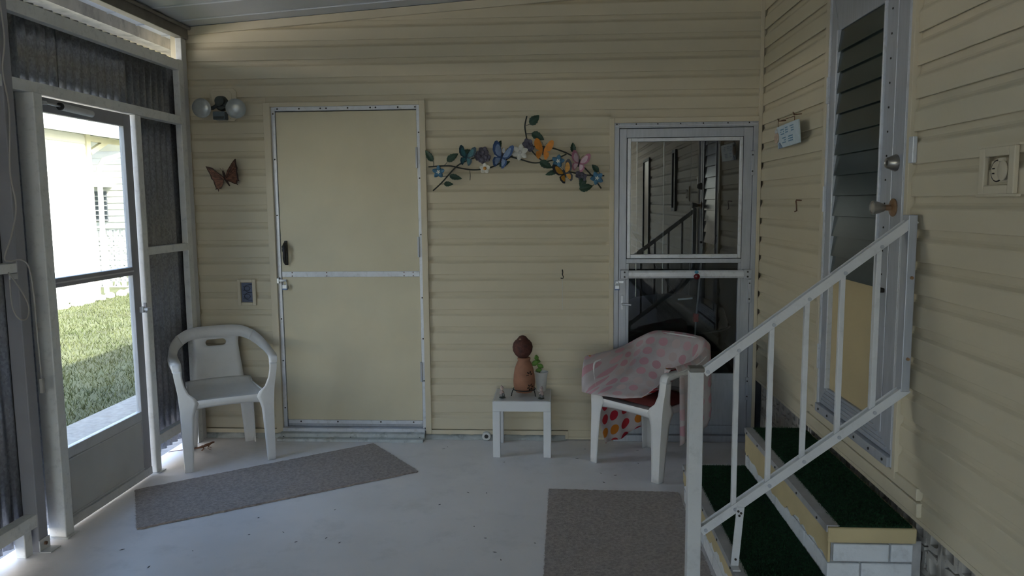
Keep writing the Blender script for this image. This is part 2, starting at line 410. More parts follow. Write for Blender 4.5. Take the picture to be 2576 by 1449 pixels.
# sloped cream trim under the roof, J-channels, base strips
m = MB(); m.bar((-2.36, YB-0.002, ceil_z(-2.36)-0.028), (1.26, YB-0.002, ceil_z(1.26)-0.028), 0.03, 0.05); m.build('eave_trim', 'siding_trim', wb, bevel=0.002)
MB().box(-2.372, -2.36, YB-0.006, YB+0.016, 0.03, 2.6).build('edge_channel', 'siding_trim', wb, bevel=0.002)
MB().box(1.247, 1.2693, YB-0.010, YB+0.016, 0.0, 2.9).build('corner_channel', 'siding_trim', wb, bevel=0.003)
MB().box(-2.372, D1[0], YB-0.008, YB+0.016, 0.030, 0.058).build('base_strip', 'siding_trim', wb, bevel=0.002)
MB().box(D1[1], 0.055, YB-0.008, YB+0.016, 0.032, 0.060).build('base_strip', 'siding_trim', wb, bevel=0.002)
MB().box(0.052, 0.072, YB-0.010, YB+0.016, 0.006, 0.060).build('base_strip', 'siding_trim', wb, bevel=0.002)
MB().box(0.072, D2[0], YB-0.010, YB+0.016, 0.004, 0.020).build('base_strip', 'siding_trim', wb, bevel=0.002)
MB().box(0.072, D2[0], YB-0.002, YB+0.016, 0.020, 0.0635).build('base_strip', 'siding', wb)
# outer end of the back wall: cream corner board seen above the side wall
MB().box(-2.455, -2.372, YB-0.012, YB+0.05, 0.0, 2.66).build('corner_board', 'siding_trim', wb, bevel=0.003)
# curb of rough concrete under the siding
def curb_fn():
    m = MB()
    def fn(u, v):
        x = -2.44 + u*(0.06+2.44); y = YB + 0.02 - 0.05*v
        z = 0.028*(1-v**1.6) + 0.004*math.sin(37*x+3*v) + 0.003*math.sin(91*x)
        return (x, y + 0.006*math.sin(23*x)*v, max(z, 0.0005) if v < 0.99 else 0.0005)
    return m.grid(fn, 120, 5)
cu = curb_fn().build('trim_1', 'curb', smooth=40)
tag(cu, 'rough white concrete lip along the foot of the back wall', 'curb', kind='structure')

wr = thing('wall_right', (XR, 3.0, 0), 'cream vinyl siding side wall of the house with the louvered door', 'wall', kind='structure')
DR = (2.845, 3.728)
for j in range(-4, 20):
    zb = 2.582 - LAP*j
    if zb > 2.95: continue
    if zb + 0.06 > 0.53 and zb < 2.56:
        segs = [(-9.0, DR[0]), (DR[1], YB-0.008)]
    else: segs = [(-9.0, YB-0.008)]
    for a, c in segs: course(wr, 'right', a, c, zb)
for q in ((-9.0, DR[0]+.02, 0.42, 3.0), (DR[1]-.02, YB+.05, 0.42, 3.0), (DR[0]+.02, DR[1]-.02, 2.55, 3.0), (DR[0]+.02, DR[1]-.02, .42, .56)):
    MB().box(XR+0.0161, XR+0.05, q[0], q[1], q[2], q[3]).build('sheathing', 'siding_trim', wr)
MB().box(XR-0.016, XR+0.016, 2.64, 3.84, 0.435, 0.486).build('base_trim', 'siding_trim', wr, bevel=0.004)
MB().box(XR-0.010, XR+0.016, 2.66, 3.80, 0.488, 0.532).build('base_trim', 'siding_trim', wr, bevel=0.003)
# windows further along that wall, behind the viewer (they show up in the storm-door glass)
for (y0, y1, z0, z1, nm) in ((-1.45, -0.75, 0.75, 2.15, 'window_1'), (1.32, 1.56, 1.45, 2.1, 'window_2')):
    ww = thing(nm, (XR, (y0+y1)/2, z0), 'wide dark window in the house wall behind the viewer' if nm == 'window_1' else 'narrow dark window in the house wall near the viewer', 'window', kind='structure')
    MB().box(XR-0.012, XR-0.006, y0+.03, y1-.03, z0+.03, z1-.03).build('pane', 'louver_glass', ww)
    f = MB()
    f.box(XR-.025, XR-.003, y0, y1, z0, z0+.035).box(XR-.025, XR-.003, y0, y1, z1-.035, z1).box(XR-.025, XR-.003, y0, y0+.035, z0+.035, z1-.035).box(XR-.025, XR-.003, y1-.035, y1, z0+.035, z1-.035)
    f.build('window_frame', 'jal_frame', ww)

# skirting of pierced blocks under the house wall
def breeze_block(m, a0, z0, s, fn, t):
    """frame, four leaf-shaped ribs"""
    e = 0.022
    for (u0, u1, v0, v1) in ((0, s, 0, e), (0, s, s-e, s), (0, e, e, s-e), (s-e, s, e, s-e)):
        m.prism([(u0, v0), (u1, v0), (u1, v1), (u0, v1)], 0, t, lambda u, v, h: fn(a0+u, z0+v, h))
    for q in range(4):
        ang = PI/4 + q*PI/2
        for sgn in (-1, 1):
            pts = []
            for i in range(9):
                tt = i/8; r = 0.02 + tt*(s*0.62); off = sgn*0.20*s*math.sin(PI*tt)
                pts.append((s/2 + math.cos(ang)*r - math.sin(ang)*off, s/2 + math.sin(ang)*r + math.cos(ang)*off))
            pts = [(min(max(x, .01), s-.01), min(max(y, .01), s-.01)) for x, y in pts]
            for i in range(8):
                (x0, y0), (x1, y1) = pts[i], pts[i+1]
                dx, dy = x1-x0, y1-y0; L = math.hypot(dx, dy)
                if L < 1e-4: continue
                nx, ny = -dy/L*0.011, dx/L*0.011
                m.prism([(x0-nx, y0-ny), (x1-nx, y1-ny), (x1+nx, y1+ny), (x0+nx, y0+ny)], 0.0, t, lambda u, v, h: fn(a0+u, z0+v, h))
sk = thing('wall_skirting', (XR+0.03, 3.0, 0), 'pierced beige block skirting under the house wall', 'wall', kind='structure')
mb = MB(); breeze_block(mb, 0, 0, 0.205, lambda u, v, h: (XR+0.035+h, u, v), 0.06)
first = None
for r_ in range(2):
    for k in range(24):
        y = 4.66 - 0.21*k
        if first is None:
            first = mb.build('breeze_block', 'block_beige', sk, local=True); first.location = (-(XR+0.03), y-3.0, 0.003+0.21*r_)
        else: share(first, sk, (-(XR+0.03), y-3.0, 0.003+0.21*r_))
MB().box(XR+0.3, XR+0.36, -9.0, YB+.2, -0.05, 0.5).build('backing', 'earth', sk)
MB().box(XR-0.002, XR+0.05, -9.0, YB, 0.408, 0.424).build('bottom_flange', 'siding_trim', wr)

# ---- ceiling of roof pans, slope down to the outer beam
ce = thing('ceiling', (0, 2, 2.8), 'white ribbed aluminium roof pans sloping down to the outer beam', 'ceiling', kind='structure')
PW = 0.305; yy = 5.61
pan = None
while yy > -9.0:
    m = MB(); x0, x1 = -2.60, 1.42
    z = lambda x, dz: ceil_z(x) + dz
    y0 = yy - PW
    prof = [(0.0, 0.0), (0.012, -0.0), (0.014, -0.006), (0.022, -0.006), (0.024, 0.0), (PW-0.003, 0.0), (PW-0.003, 0.04), (0.0, 0.04)]
    n = len(prof)
    vs = [(x0, y0+a, z(x0, c)) for a, c in prof] + [(x1, y0+a, z(x1, c)) for a, c in prof]
    fs = [(i, (i+1) % n, n+(i+1) % n, n+i) for i in range(n)] + [tuple(range(n-1, -1, -1)), tuple(range(n, 2*n))]
    m.add(vs, fs)
    if pan is None: pan = m.build('roof_pan', 'ceiling_white', ce)
    else: share(pan, ce, (0, y0 - (5.61-PW), 0))
    yy -= PW
MB().add([(-2.60, -9.0, ceil_z(-2.6)+.041), (1.42, -9.0, ceil_z(1.42)+.041), (1.42, 5.61, ceil_z(1.42)+.041), (-2.60, 5.61, ceil_z(-2.6)+.041),
          (-2.60, -9.0, ceil_z(-2.6)+.055), (1.42, -9.0, ceil_z(1.42)+.055), (1.42, 5.61, ceil_z(1.42)+.055), (-2.60, 5.61, ceil_z(-2.6)+.055)],
         [(3,2,1,0),(4,5,6,7),(0,1,5,4),(1,2,6,5),(2,3,7,6),(3,0,4,7)]).build('roof_top', 'nb_roof', ce)
# beam under the roof edge, old gutter, cream gutter lip
MB().box(-2.395, -2.335, -9.0, YB-0.012, 2.598, 2.668).build('trim_2', 'beam', bevel=0.003)
tag(bpy.data.objects['trim_2'], 'brown-grey roof beam above the corrugated side wall', 'beam', kind='structure')
m = MB(); pts = []
for i in range(60):
    y = -8.9 + i*(13.76/59); pts.append((-2.322 + 0.003*math.sin(i*1.9), y, 2.663 + 0.003*math.sin(i*2.7)))
m.tube(pts, 0.012, 8)
o = m.build('trim_3', 'beam', smooth=60); tag(o, 'lumpy sealant roll along the top of the roof beam', 'trim', kind='structure')
g = thing('trim_4', (-2.6, 0, 2.6), 'stained old metal gutter at the outer roof edge', 'gutter', kind='structure')
MB().box(-2.605, -2.590, -9.0, 5.61, 2.592, 2.662).build('gutter_back', 'gutter_old', g)
MB().box(-2.70, -2.605, -9.0, 5.61, 2.592, 2.600).build('gutter_bottom', 'gutter_old', g)
MB().box(-2.708, -2.700, -9.0, 5.61, 2.560, 2.68).build('gutter_lip', 'nb_cream', g)

# ---- left side wall: posts, rails, corrugated sheets
wl = thing('wall_left', (XL, 3.5, 0), 'corrugated metal side wall on white painted posts and rails', 'wall', kind='structure')
RX0, RX1 = -2.382, XL
def rail(y0, y1, z0, z1, x0=RX0, x1=RX1, mt='post_white'): MB().box(x0, x1, y0, y1, z0, z1).build('rail', mt, wl, bevel=0.002)
rail(2.2, 4.73, 2.386, 2.446); rail(2.2, 4.73, 2.052, 2.103, x1=XL+.012)
rail(4.222, 4.73, 1.267, 1.312); rail(2.2, 3.185, 1.265, 1.306, x1=XL+.012); rail(4.222, 4.73, 0.145, 0.205); rail(2.2, 3.19, 0.120, 0.178, x1=XL+.012)
def post(y0, y1, x0, x1, z0, z1, mt='post_white', nm='post'): return MB().box(x0, x1, y0, y1, z0, z1).build(nm, mt, wl, bevel=0.004)
post(3.150, 3.212, -2.392, -2.325, 0.0, 2.6, 'post_grey')
post(3.085, 3.135, -2.392, -2.345, 0.0, 0.119)
post(3.300, 3.360, -2.385, -2.300, 0.004, 2.051)
post(4.165, 4.221, -2.385, -2.325, 0.004, 2.051)
post(4.730, 4.795, -2.385, -2.345, 0.0, 2.455)
post(4.797, 4.860, -2.392, -2.352, 0.0, 2.598, 'alu_white')
for y in (2.2, -.3, -2.8, -5.8, -8.8): post(y-.03, y+.03, -2.385, -2.325, 0, 2.6)
# base plates and angle brackets
m = MB(); m.box(-2.325, -2.27, 3.145, 3.215, 0.0005, 0.005).box(-2.325, -2.320, 3.145, 3.215, 0.0005, 0.055); m.build('foot_bracket', 'alu_white', wl, bevel=.001)
MB().cyl((-2.322, 3.18, 0.032), (-2.312, 3.18, 0.032), 0.008, n=10).build('bracket_bolt', 'rust', wl)
for y, x in ((3.33, -2.285), (4.193, -2.31)):
    MB().box(-2.385, x, y-.045, y+.045, 0.0003, 0.0036).build('foot_plate', 'alu_white', wl)
# hanging sheets
def sheet(y0, y1, z0, z1, ph, x=-2.410):
    m = MB(); n = max(6, int((y1-y0)/0.0085)); am = 0.0118
    def fn(u, v):
        y = y0 + u*(y1-y0); return (x + am*math.cos(2*PI*(y-ph)/0.0675), y, z0 + v*(z1-z0))
    m.grid(fn, n, 1); m.build('corrugated_sheet', 'galvanized', wl, smooth=60, solid=0.0015)
for a, c in ((2.1, 2.72), (2.65, 3.362)): sheet(a, c, 0.05, 2.455, 2.2, x=-2.401 - (0.003 if a > 2.5 else 0))
sheet(3.27, 3.66, 2.06, 2.475, 2.2, x=-2.407); sheet(3.56, 4.22, 2.06, 2.475, 2.2, x=-2.410); sheet(4.17, 4.735, 0.065, 2.475, 2.2, x=-2.413)
sheet(4.68, 4.86, 0.10, 2.455, 2.2, x=-2.416)
# further forward, behind the viewer: solid sheets, then the open carport end
for a, c in ((-2.80, -1.9), (-1.91, -1.1), (-1.11, -.3), (-.31, .5), (.49, 1.35), (1.34, 2.2)): sheet(a, c, 0.05, 2.455, 2.2, x=-2.404 - .002*(round(a) % 2))
rail(-2.8, 2.17, 0.120, 0.178); rail(-2.8, 2.17, 1.265, 1.306); rail(-2.8, 2.17, 2.386, 2.446)

# ================================================================== DOOR 1: white screen door in the side wall
d1 = thing('door_1', (XL-0.02, 3.36, 0), 'white aluminium screen door with two clear panes onto the lawn', 'door', kind='structure')
X0, X1 = -2.372, -2.342
MB().box(X0, X1, 3.362, 3.377, 0.05, 2.046).build('stile', 'post_grey', d1, bevel=.002)
MB().box(X0, X1, 4.072, 4.142, 0.05, 2.046).build('stile', 'post_grey', d1, bevel=.003)
MB().box(X0, X1, 3.377, 4.072, 1.978, 2.046).build('top_rail', 'post_grey', d1, bevel=.003)
MB().box(X0, X1+.004, 3.377, 4.072, 1.168, 1.213).build('mid_rail', 'post_grey', d1, bevel=.003)
MB().box(X0-.002, X1+.007, 3.377, 4.072, 1.187, 1.194).build('mid_bead', 'alu_white', d1)
MB().box(X0, X1, 3.377, 4.072, 0.344, 0.395).build('low_rail', 'alu_white', d1, bevel=.003)
MB().box(X0, X1+.004, 3.377, 4.142, 0.008, 0.052).build('bottom_rail', 'alu_white', d1, bevel=.003)
MB().box(X0+.008, X1-.006, 3.377, 4.072, 0.052, 0.344).build('kick_panel', 'kick_white', d1)
for q in ((3.377, 4.072, .332, .338), (3.377, 4.072, .06, .066)):
    MB().box(X1-.006, X1-.002, q[0], q[1], q[2], q[3]).build('kick_bead', 'alu_white', d1)
MB().box(X0+.012, X0+.016, 3.377, 4.072, 1.213, 1.978).build('pane', 'glass_clear', d1)
MB().box(X0+.012, X0+.016, 3.377, 4.072, 0.395, 1.168).build('pane', 'glass_clear', d1)
# door closer
cl = MB().cyl((X1+.03, 3.50, 2.012), (X1+.03, 3.74, 2.005), 0.017, n=18).build('closer_tube', 'alu_white', d1, smooth=40)
MB().cyl((X1+.03, 3.496, 2.012), (X1+.03, 3.505, 2.012), 0.0172, n=18).build('closer_end', 'black', cl, smooth=40)
MB().cyl((X1+.03, 3.40, 2.014), (X1+.03, 3.50, 2.012), 0.005, n=8).build('closer_rod', 'steel', cl, smooth=40)
MB().box(X1-.005, X1+.035, 3.372, 3.402, 2.006, 2.022).build('closer_bracket', 'alu_white', cl, bevel=.001)
MB().box(X1-.005, X1+.035, 3.735, 3.755, 1.996, 2.014).build('closer_bracket', 'alu_white', cl, bevel=.001)
lt = MB().box(X1, X1+.022, 4.112, 4.140, 0.952, 0.985).build('latch', 'alu_bright', d1, bevel=.003)
MB().box(X1+.018, X1+.045, 4.120, 4.165, 0.962, 0.976).build('latch_lever', 'alu_bright', lt, bevel=.003)
MB().box(X1-.002, X1+.016, 4.160, 4.176, 0.945, 1.002).build('strike', 'alu_grey', lt, bevel=.002)

# ================================================================== DOOR 2: plain cream door in the back wall
d2 = thing('door_2', (-1.345, YB, 0.06), 'plain cream panel door with a white cross bar and padlock', 'door', kind='structure')
YF = YB-0.014      # casing face
def fr(nm, x0, x1, z0, z1, y0, y1, mt, par=d2, bev=0.002): return MB().box(x0, x1, y0, y1, z0, z1).build(nm, mt, par, bevel=bev)
fr('casing', -1.872, -1.828, 0.035, 2.196, YF, YB+.03, 'siding_trim'); fr('casing', -0.866, -0.828, 0.035, 2.196, YF, YB+.03, 'siding_trim'); fr('casing', -1.828, -0.866, 2.170, 2.196, YF, YB+.03, 'siding_trim')
fr('frame', -1.828, -1.803, 0.05, 2.170, YB+.006, YB+.06, 'alu_bright'); fr('frame', -0.886, -0.866, 0.05, 2.170, YB-.004, YB+.06, 'alu_bright'); fr('frame', -1.803, -0.886, 2.144, 2.170, YB-.004, YB+.06, 'alu_bright')
fr('leaf', -1.800, -0.889, 0.118, 2.139, YB+.012, YB+.045, 'door_cream')
fr('cross_bar', -1.798, -0.889, 1.077, 1.113, YB+.004, YB+.012, 'alu_bright')
fr('bottom_bar', -1.795, -0.889, 0.094, 0.118, YB+.004, YB+.03, 'alu_bright')
fr('gap_shadow_strip', -1.800, -0.889, 0.072, 0.092, YB+.02, YB+.05, 'alu_grey')
def screw(par, p, ax, r=0.006, mt='screw_dark'):
    a = Vector(ax); p = Vector(p); MB().cyl(p, p + a*0.003, r, r*.8, n=8).build('screw', mt, par)
for x in (-1.782, -1.640, -1.502, -1.464, -1.325, -1.180, -1.146, -1.003, -.893): screw(d2, (x, YB-.004, 2.157), (0, -1, 0), .0055)
for z in (2.128, 1.84, 1.48, 1.07, 0.80, 0.52, .2): screw(d2, (-1.815, YB+.006, z), (0, -1, 0), .0055); screw(d2, (-.873, YB-.004, z-.13), (0, -1, 0), .005)
for x in (-1.73, -1.50, -.99, -.93):
    for z in (1.084, 1.106): screw(d2, (x, YB+.004, z), (0, -1, 0), .004, 'rust')
for x in (-1.71, -1.46, -1.17, -.95): screw(d2, (x, YB+.004, 0.108), (0, -1, 0), .0055)
for z in (1.84, 1.27, 0.45):
    h = MB().box(-.896, -.884, YB-.006, YB+.012, z-.065, z+.065).build('hinge', 'alu_grey', d2, bevel=.001)
    MB().cyl((-.887, YB-.010, z-.065), (-.887, YB-.010, z+.065), .006, n=10).build('hinge_pin', 'alu_grey', h, smooth=40)
# black lift handle
hd = MB(); pts = [(-1.765 + 0.006*math.sin(i/10*PI), YB-.012 - .032*math.sin(PI*i/10)**.6, 1.30 - 0.135*i/10) for i in range(11)]
hd.tube(pts, [.009, .012, .013, .012, .011, .011, .012, .012, .011, .010, .007], 10)
ho = hd.build('handle', 'black', d2, smooth=60)
MB().box(-1.775, -1.755, YB+.001, YB+.013, 1.155, 1.315).build('handle_plate', 'black', ho, bevel=.003)
MB().box(-1.782, -1.762, YB-.028, YB-.002, 1.245, 1.285).build('handle_thumb', 'black', ho, bevel=.004)
MB().cyl((-1.772, YB-.031, 1.266), (-1.772, YB-.027, 1.266), .006, n=10).build('lock_face', 'steel', ho)
hs = MB().box(-1.826, -1.768, YB-.006, YB+.004, 1.048, 1.062).build('hasp', 'alu_bright', d2, bevel=.001)
MB().box(-1.835, -1.815, YB-.012, YB+.006, 1.038, 1.070).build('hasp_plate', 'steel', hs, bevel=.001)
# threshold ramp
th = thing('trim_5', (-1.35, YB-.1, 0), 'stepped white metal threshold below the cream door', 'threshold', kind='structure')
poly = [(0.06, 0.0), (0.06, 0.068), (-0.020, 0.068), (-0.024, 0.064), (-0.055, 0.060), (-0.058, 0.034), (-0.080, 0.030), (-0.083, 0.010), (-0.098, 0.008), (-0.100, 0.0)]
for i, (x0, x1, pl) in enumerate(((-1.826, -0.872, [(0.06, 0.0), (0.06, 0.070), (-0.020, 0.070), (-0.024, 0.066), (-0.024, 0.0)]),
                                  (-1.834, -0.868, [(-0.0245, 0.0), (-0.0245, 0.048), (-0.056, 0.044), (-0.060, 0.040), (-0.060, 0.0)]),
                                  (-1.842, -0.872, [(-0.0605, 0.0), (-0.0605, 0.022), (-0.092, 0.018), (-0.096, 0.014), (-0.096, 0.0)]))):
    m = MB(); m.prism(pl, x0, x1, lambda u, v, h: (h, YB+u, v)); m.build('threshold_step', 'curb' if i else 'alu_bright', th, bevel=.0015)
for x in (-1.81, -1.36, -.90): MB().cyl((x, YB-.060, .020), (x, YB-.0635, .020), .006, n=8).build('screw', 'screw_dark', th)
# padlock hangs in the hasp
pk = thing('padlock', (-1.768, YB-.018, 1.0), 'small steel padlock with blue base hanging on the cream door hasp', 'padlock')
MB().box(-1.789, -1.757, YB-.030, YB-.010, 1.004, 1.030).build('body', 'steel', pk, bevel=.003)
MB().box(-1.789, -1.757, YB-.031, YB-.009, 0.996, 1.006).build('bumper', 'lock_blue', pk, bevel=.002)
MB().tube([(-1.783, YB-.02, 1.026)] + [(-1.773 - .010*math.cos(PI*i/8), YB-.02, 1.046 + .010*math.sin(PI*i/8)) for i in range(9)] + [(-1.763, YB-.02, 1.026)], .003, 8).build('shackle', 'steel', pk, smooth=60)

# ================================================================== DOOR 3: aluminium storm door
d3 = thing('door_3', (0.80, YB, 0.0), 'grey aluminium storm door with reflecting upper pane and dark lower pane', 'door', kind='structure')
def f3(nm, x0, x1, z0, z1, y0, y1, mt, par=d3, bev=0.002): return MB().box(x0, x1, y0, y1, z0, z1).build(nm, mt, par, bevel=bev)
f3('casing', .333, .362, .002, 2.066, YB-.014, YB+.02, 'siding_trim'); f3('casing', .362, 1.247, 2.036, 2.066, YB-.014, YB+.02, 'siding_trim')
f3('frame', .362, .392, .002, 2.036, YB-.008, YB+.05, 'alu_grey'); f3('frame', 1.218, 1.247, .002, 2.036, YB-.008, YB+.05, 'alu_grey'); f3('frame', .392, 1.218, 2.004, 2.036, YB-.008, YB+.05, 'alu_grey')
f3('frame_lip', .366, 1.24, 2.016, 2.022, YB-.013, YB-.008, 'alu_bright')
LY0, LY1 = YB-.004, YB+.030
f3('stile', .394, .440, .045, 2.000, LY0, LY1, 'alu_grey'); f3('stile', 1.160, 1.216, .045, 2.000, LY0, LY1, 'alu_grey')
f3('top_rail', .440, 1.160, 1.945, 2.000, LY0, LY1, 'alu_grey'); f3('mid_rail', .440, 1.160, 1.158, 1.186, LY0, LY1, 'alu_grey')
f3('low_rail', .440, 1.160, .405, .447, LY0, LY1, 'alu_grey'); f3('kick_panel', .440, 1.160, .105, .405, LY0+.006, LY1-.006, 'alu_grey'); f3('bottom_rail', .440, 1.160, .045, .105, LY0, LY1, 'alu_grey')
f3('sill', .362, 1.247, .001, .043, YB-.03, YB+.05, 'alu_grey')
# upper sash
for q in ((.444, .466, 1.190, 1.942), (1.138, 1.156, 1.190, 1.942), (.466, 1.138, 1.920, 1.942), (.466, 1.138, 1.190, 1.215)): f3('sash', q[0], q[1], q[2], q[3], LY0-.006, LY1-.01, 'alu_bright', bev=.003)
f3('pane', .466, 1.138, 1.215, 1.920, YB+.004, YB+.007, 'glass_storm', bev=0)
f3('sash_side', .440, .458, .447, 1.158, LY0-.003, LY1-.01, 'alu_grey'); f3('sash_side', 1.142, 1.160, .447, 1.158, LY0-.003, LY1-.01, 'alu_grey')
f3('pane', .458, 1.142, .447, 1.158, YB+.010, YB+.013, 'glass_low', bev=0)
# push bar across the door
pb = MB(); pb.prism([(-.048, 1.066), (-.040, 1.066), (-.034, 1.078), (-.034, 1.104), (-.040, 1.116), (-.048, 1.116), (-.054, 1.104), (-.054, 1.078)], .450, 1.168, lambda u, v, h: (h, YB+u, v))
pbo = pb.build('push_bar', 'alu_bright', d3, bevel=.002)
for x0, x1 in ((.402, .452), (1.166, 1.216)):
    MB().box(x0, x1, YB-.056, YB-.005, 1.062, 1.120).build('bar_bracket', 'alu_grey', pbo, bevel=.004)
    for z in (1.076, 1.106): MB().cyl(((x0+x1)/2, YB-.056, z), ((x0+x1)/2, YB-.059, z), .006, n=8).build('screw', 'screw_dark', pbo)
lh = MB().box(.408, .424, YB-.012, YB-.003, .862, .955).build('latch_plate', 'alu_bright', d3, bevel=.002)
MB().tube([(.416, YB-.012, .90), (.416, YB-.05, .90), (.428, YB-.056, .902), (.47, YB-.054, .898)], .006, 8).build('latch_lever', 'steel', lh, smooth=60)
hp = MB().box(.372, .425, YB-.016, YB-.006, 1.032, 1.050).build('hasp', 'steel', d3, bevel=.001)
for z in (1.78, .98, .35):
    h = MB().box(1.205, 1.226, YB-.014, YB-.004, z-.075, z+.075).build('hinge', 'alu_grey', d3, bevel=.002)
    for q in (-.05, .05): MB().cyl((1.214, YB-.014, z+q), (1.214, YB-.017, z+q), .005, n=8).build('screw', 'screw_dark', h)
for x in (.377, .377+.12, .63, .77, .91, 1.06, 1.19): screw(d3, (x, YB-.008, 2.028), (0, -1, 0), .0045)
pk2 = thing('padlock', (.385, YB-.02, .99), 'steel padlock hanging on the storm door jamb', 'padlock')
MB().box(.368, .398, YB-.034, YB-.016, .996, 1.022).build('body', 'steel', pk2, bevel=.003)
MB().box(.368, .398, YB-.035, YB-.015, .990, .998).build('bumper', 'lock_blue', pk2, bevel=.002)
MB().tube([(.374, YB-.025, 1.018)] + [(.383 - .009*math.cos(PI*i/8), YB-.025, 1.036 + .010*math.sin(PI*i/8)) for i in range(9)] + [(.392, YB-.025, 1.018)], .003, 8).build('shackle', 'steel', pk2, smooth=60)
# glass trinket on the push bar
tr = thing('suncatcher', (.876, YB-.06, 1.05), 'small red and blue glass suncatcher stuck on the storm door bar', 'ornament')
MB().ell((.876, YB-.062, 1.078), .020, .009, .018).build('red_bead', 'darkred', tr, smooth=180)
MB().ell((.874, YB-.060, 1.106), .013, .006, .010).build('blue_bead', 'glass_blue', tr, smooth=180)
MB().tube([(.862, YB-.057, 1.118), (.85, YB-.058, 1.112), (.862, YB-.060, 1.104), (.876, YB-.062, 1.10)], .0012, 5).build('hook', 'steel', tr)

# dark storage room behind the storm door
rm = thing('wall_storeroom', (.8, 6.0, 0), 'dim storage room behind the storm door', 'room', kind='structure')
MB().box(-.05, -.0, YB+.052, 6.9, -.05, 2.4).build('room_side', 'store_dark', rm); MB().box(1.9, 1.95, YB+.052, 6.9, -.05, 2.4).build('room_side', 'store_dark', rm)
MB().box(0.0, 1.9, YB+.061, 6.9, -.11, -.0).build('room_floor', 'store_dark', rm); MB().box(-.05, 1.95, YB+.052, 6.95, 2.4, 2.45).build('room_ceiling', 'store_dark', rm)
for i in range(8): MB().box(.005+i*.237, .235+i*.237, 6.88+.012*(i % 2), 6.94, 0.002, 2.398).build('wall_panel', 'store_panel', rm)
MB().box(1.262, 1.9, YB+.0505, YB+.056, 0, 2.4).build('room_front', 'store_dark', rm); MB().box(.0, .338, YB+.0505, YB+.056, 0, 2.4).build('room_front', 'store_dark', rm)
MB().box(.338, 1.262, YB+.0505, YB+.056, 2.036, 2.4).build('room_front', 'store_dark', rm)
gr = thing('covered_grill', (.82, 5.55, 0), 'round black covered grill behind the storm door glass', 'grill')
MB().lathe([(.30, 0.0), (.32, .1), (.38, .5), (.41, .68), (.38, .78), (.28, .84), (.12, .87), (.02, .875)], (.82, 5.55, 0.0005)).build('cover', 'cover_black', gr, smooth=60)
MB().tube([(.82+.42*math.cos(t*PI/12), 5.55+.42*math.sin(t*PI/12), .66) for t in range(24)], .008, 6, closed=True).build('hem', 'store_dark', gr, smooth=60)
pl_ = thing('flag_pole', (.93, 5.15, 0.0), 'thin pale pole with a red clip behind the storm door glass', 'pole')
MB().tube([(.905, 5.12, .0005), (.93, 5.12, .75), (.965, 5.12, 1.25)], .006, 8).build('rod', 'alu_white', pl_, smooth=60)
MB().box(.912, .945, 5.100, 5.138, .745, .80).build('clip', 'red', pl_, bevel=.004)
sf = thing('shelf_unit', (1.25, 6.5, 0.0), 'dark folded shelf leaning in the storage room', 'shelf')
for (a, c) in (((.45, 6.3, .0105), (1.55, 6.5, 1.55)), ((1.55, 6.4, .0105), (.55, 6.55, 1.45))):
    MB().bar(a, c, .03, .09, (0, 1, 0)).build('board', 'store_dark', sf, bevel=.002)
MB().bar((.772, YB+.016, .924), (.866, YB+.016, .932), .002, .011).build('pale_streak', 'sign_white', d3)  # pale strip added behind the lower pane, stands in for a bright streak in the glass

# ================================================================== DOOR 4: louvered house door in the right wall
d4 = thing('door_4', (XR, 3.29, .53), 'aluminium house door with glass louvers and a tan lower panel', 'door', kind='structure')
def f4(nm, y0, y1, z0, z1, x0, x1, mt, par=d4, bev=0.002): return MB().box(x0, x1, y0, y1, z0, z1).build(nm, mt, par, bevel=bev)
f4('casing', 2.832, 2.858, .505, 2.56, XR-.014, XR+.03, 'siding_trim'); f4('casing', 3.712, 3.742, .535, 2.56, XR-.014, XR+.03, 'siding_trim'); f4('casing', 2.858, 3.712, 2.53, 2.56, XR-.014, XR+.03, 'siding_trim')
f4('frame', 2.858, 2.880, .535, 2.53, XR-.010, XR+.04, 'alu_bright'); f4('frame', 3.690, 3.712, .545, 2.53, XR-.008, XR+.04, 'alu_bright'); f4('frame', 2.880, 3.690, .533, .572, XR-.022, XR+.04, 'alu_grey'); f4('frame', 2.880, 3.690, 2.50, 2.53, XR-.008, XR+.04, 'alu_bright')
for i, y in enumerate((2.92, 3.05, 3.2, 3.38, 3.52, 3.64)): MB().cyl((XR-.022, y, .552), (XR-.025, y, .552), .006, n=8).build('screw', 'screw_dark', d4)
XF = XR-.004
def mitre(nm, pts, mt, dx=0.0): m = MB(); m.prism(pts, XF+dx, XR+.03, lambda u, v, h: (h, u, v)); return m.build(nm, mt, d4, bevel=.002)
ZT = 2.50
mitre('stile', [(2.882, .575), (3.09, .665), (3.09, 2.30), (2.882, ZT)], 'alu_grey'); mitre('stile', [(3.688, .575), (3.595, .665), (3.595, 2.30), (3.688, ZT)], 'alu_grey')
mitre('bottom_rail', [(2.882, .575), (3.688, .575), (3.595, .665), (3.09, .665)], 'ribbed', .001); mitre('top_rail', [(2.882, ZT), (3.688, ZT), (3.595, 2.30), (3.09, 2.30)], 'alu_grey', .001)
for z in (.592, .610, .628, .646):
    e = (z-.575)/.09
    MB().box(XF-.003, XF+.002, 2.882+.208*e+.01, 3.688-.093*e-.01, z, z+.006).build('rib', 'alu_grey', d4)
f4('tan_panel', 3.09, 3.595, .665, 1.203, XR+.008, XR+.02, 'door_tan')
for y in (3.085, 3.588): f4('bead', y, y+.012, .665, 2.30, XF-.010, XR+.01, 'alu_bright')
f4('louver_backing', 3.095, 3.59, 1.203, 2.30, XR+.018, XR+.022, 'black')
f4('louver_channel', 2.885, 2.888, .60, 2.48, XF-.005, XF, 'alu_bright'); f4('louver_channel', 2.985, 2.99, .64, 2.38, XF-.003, XF, 'alu_bright')
lv = None
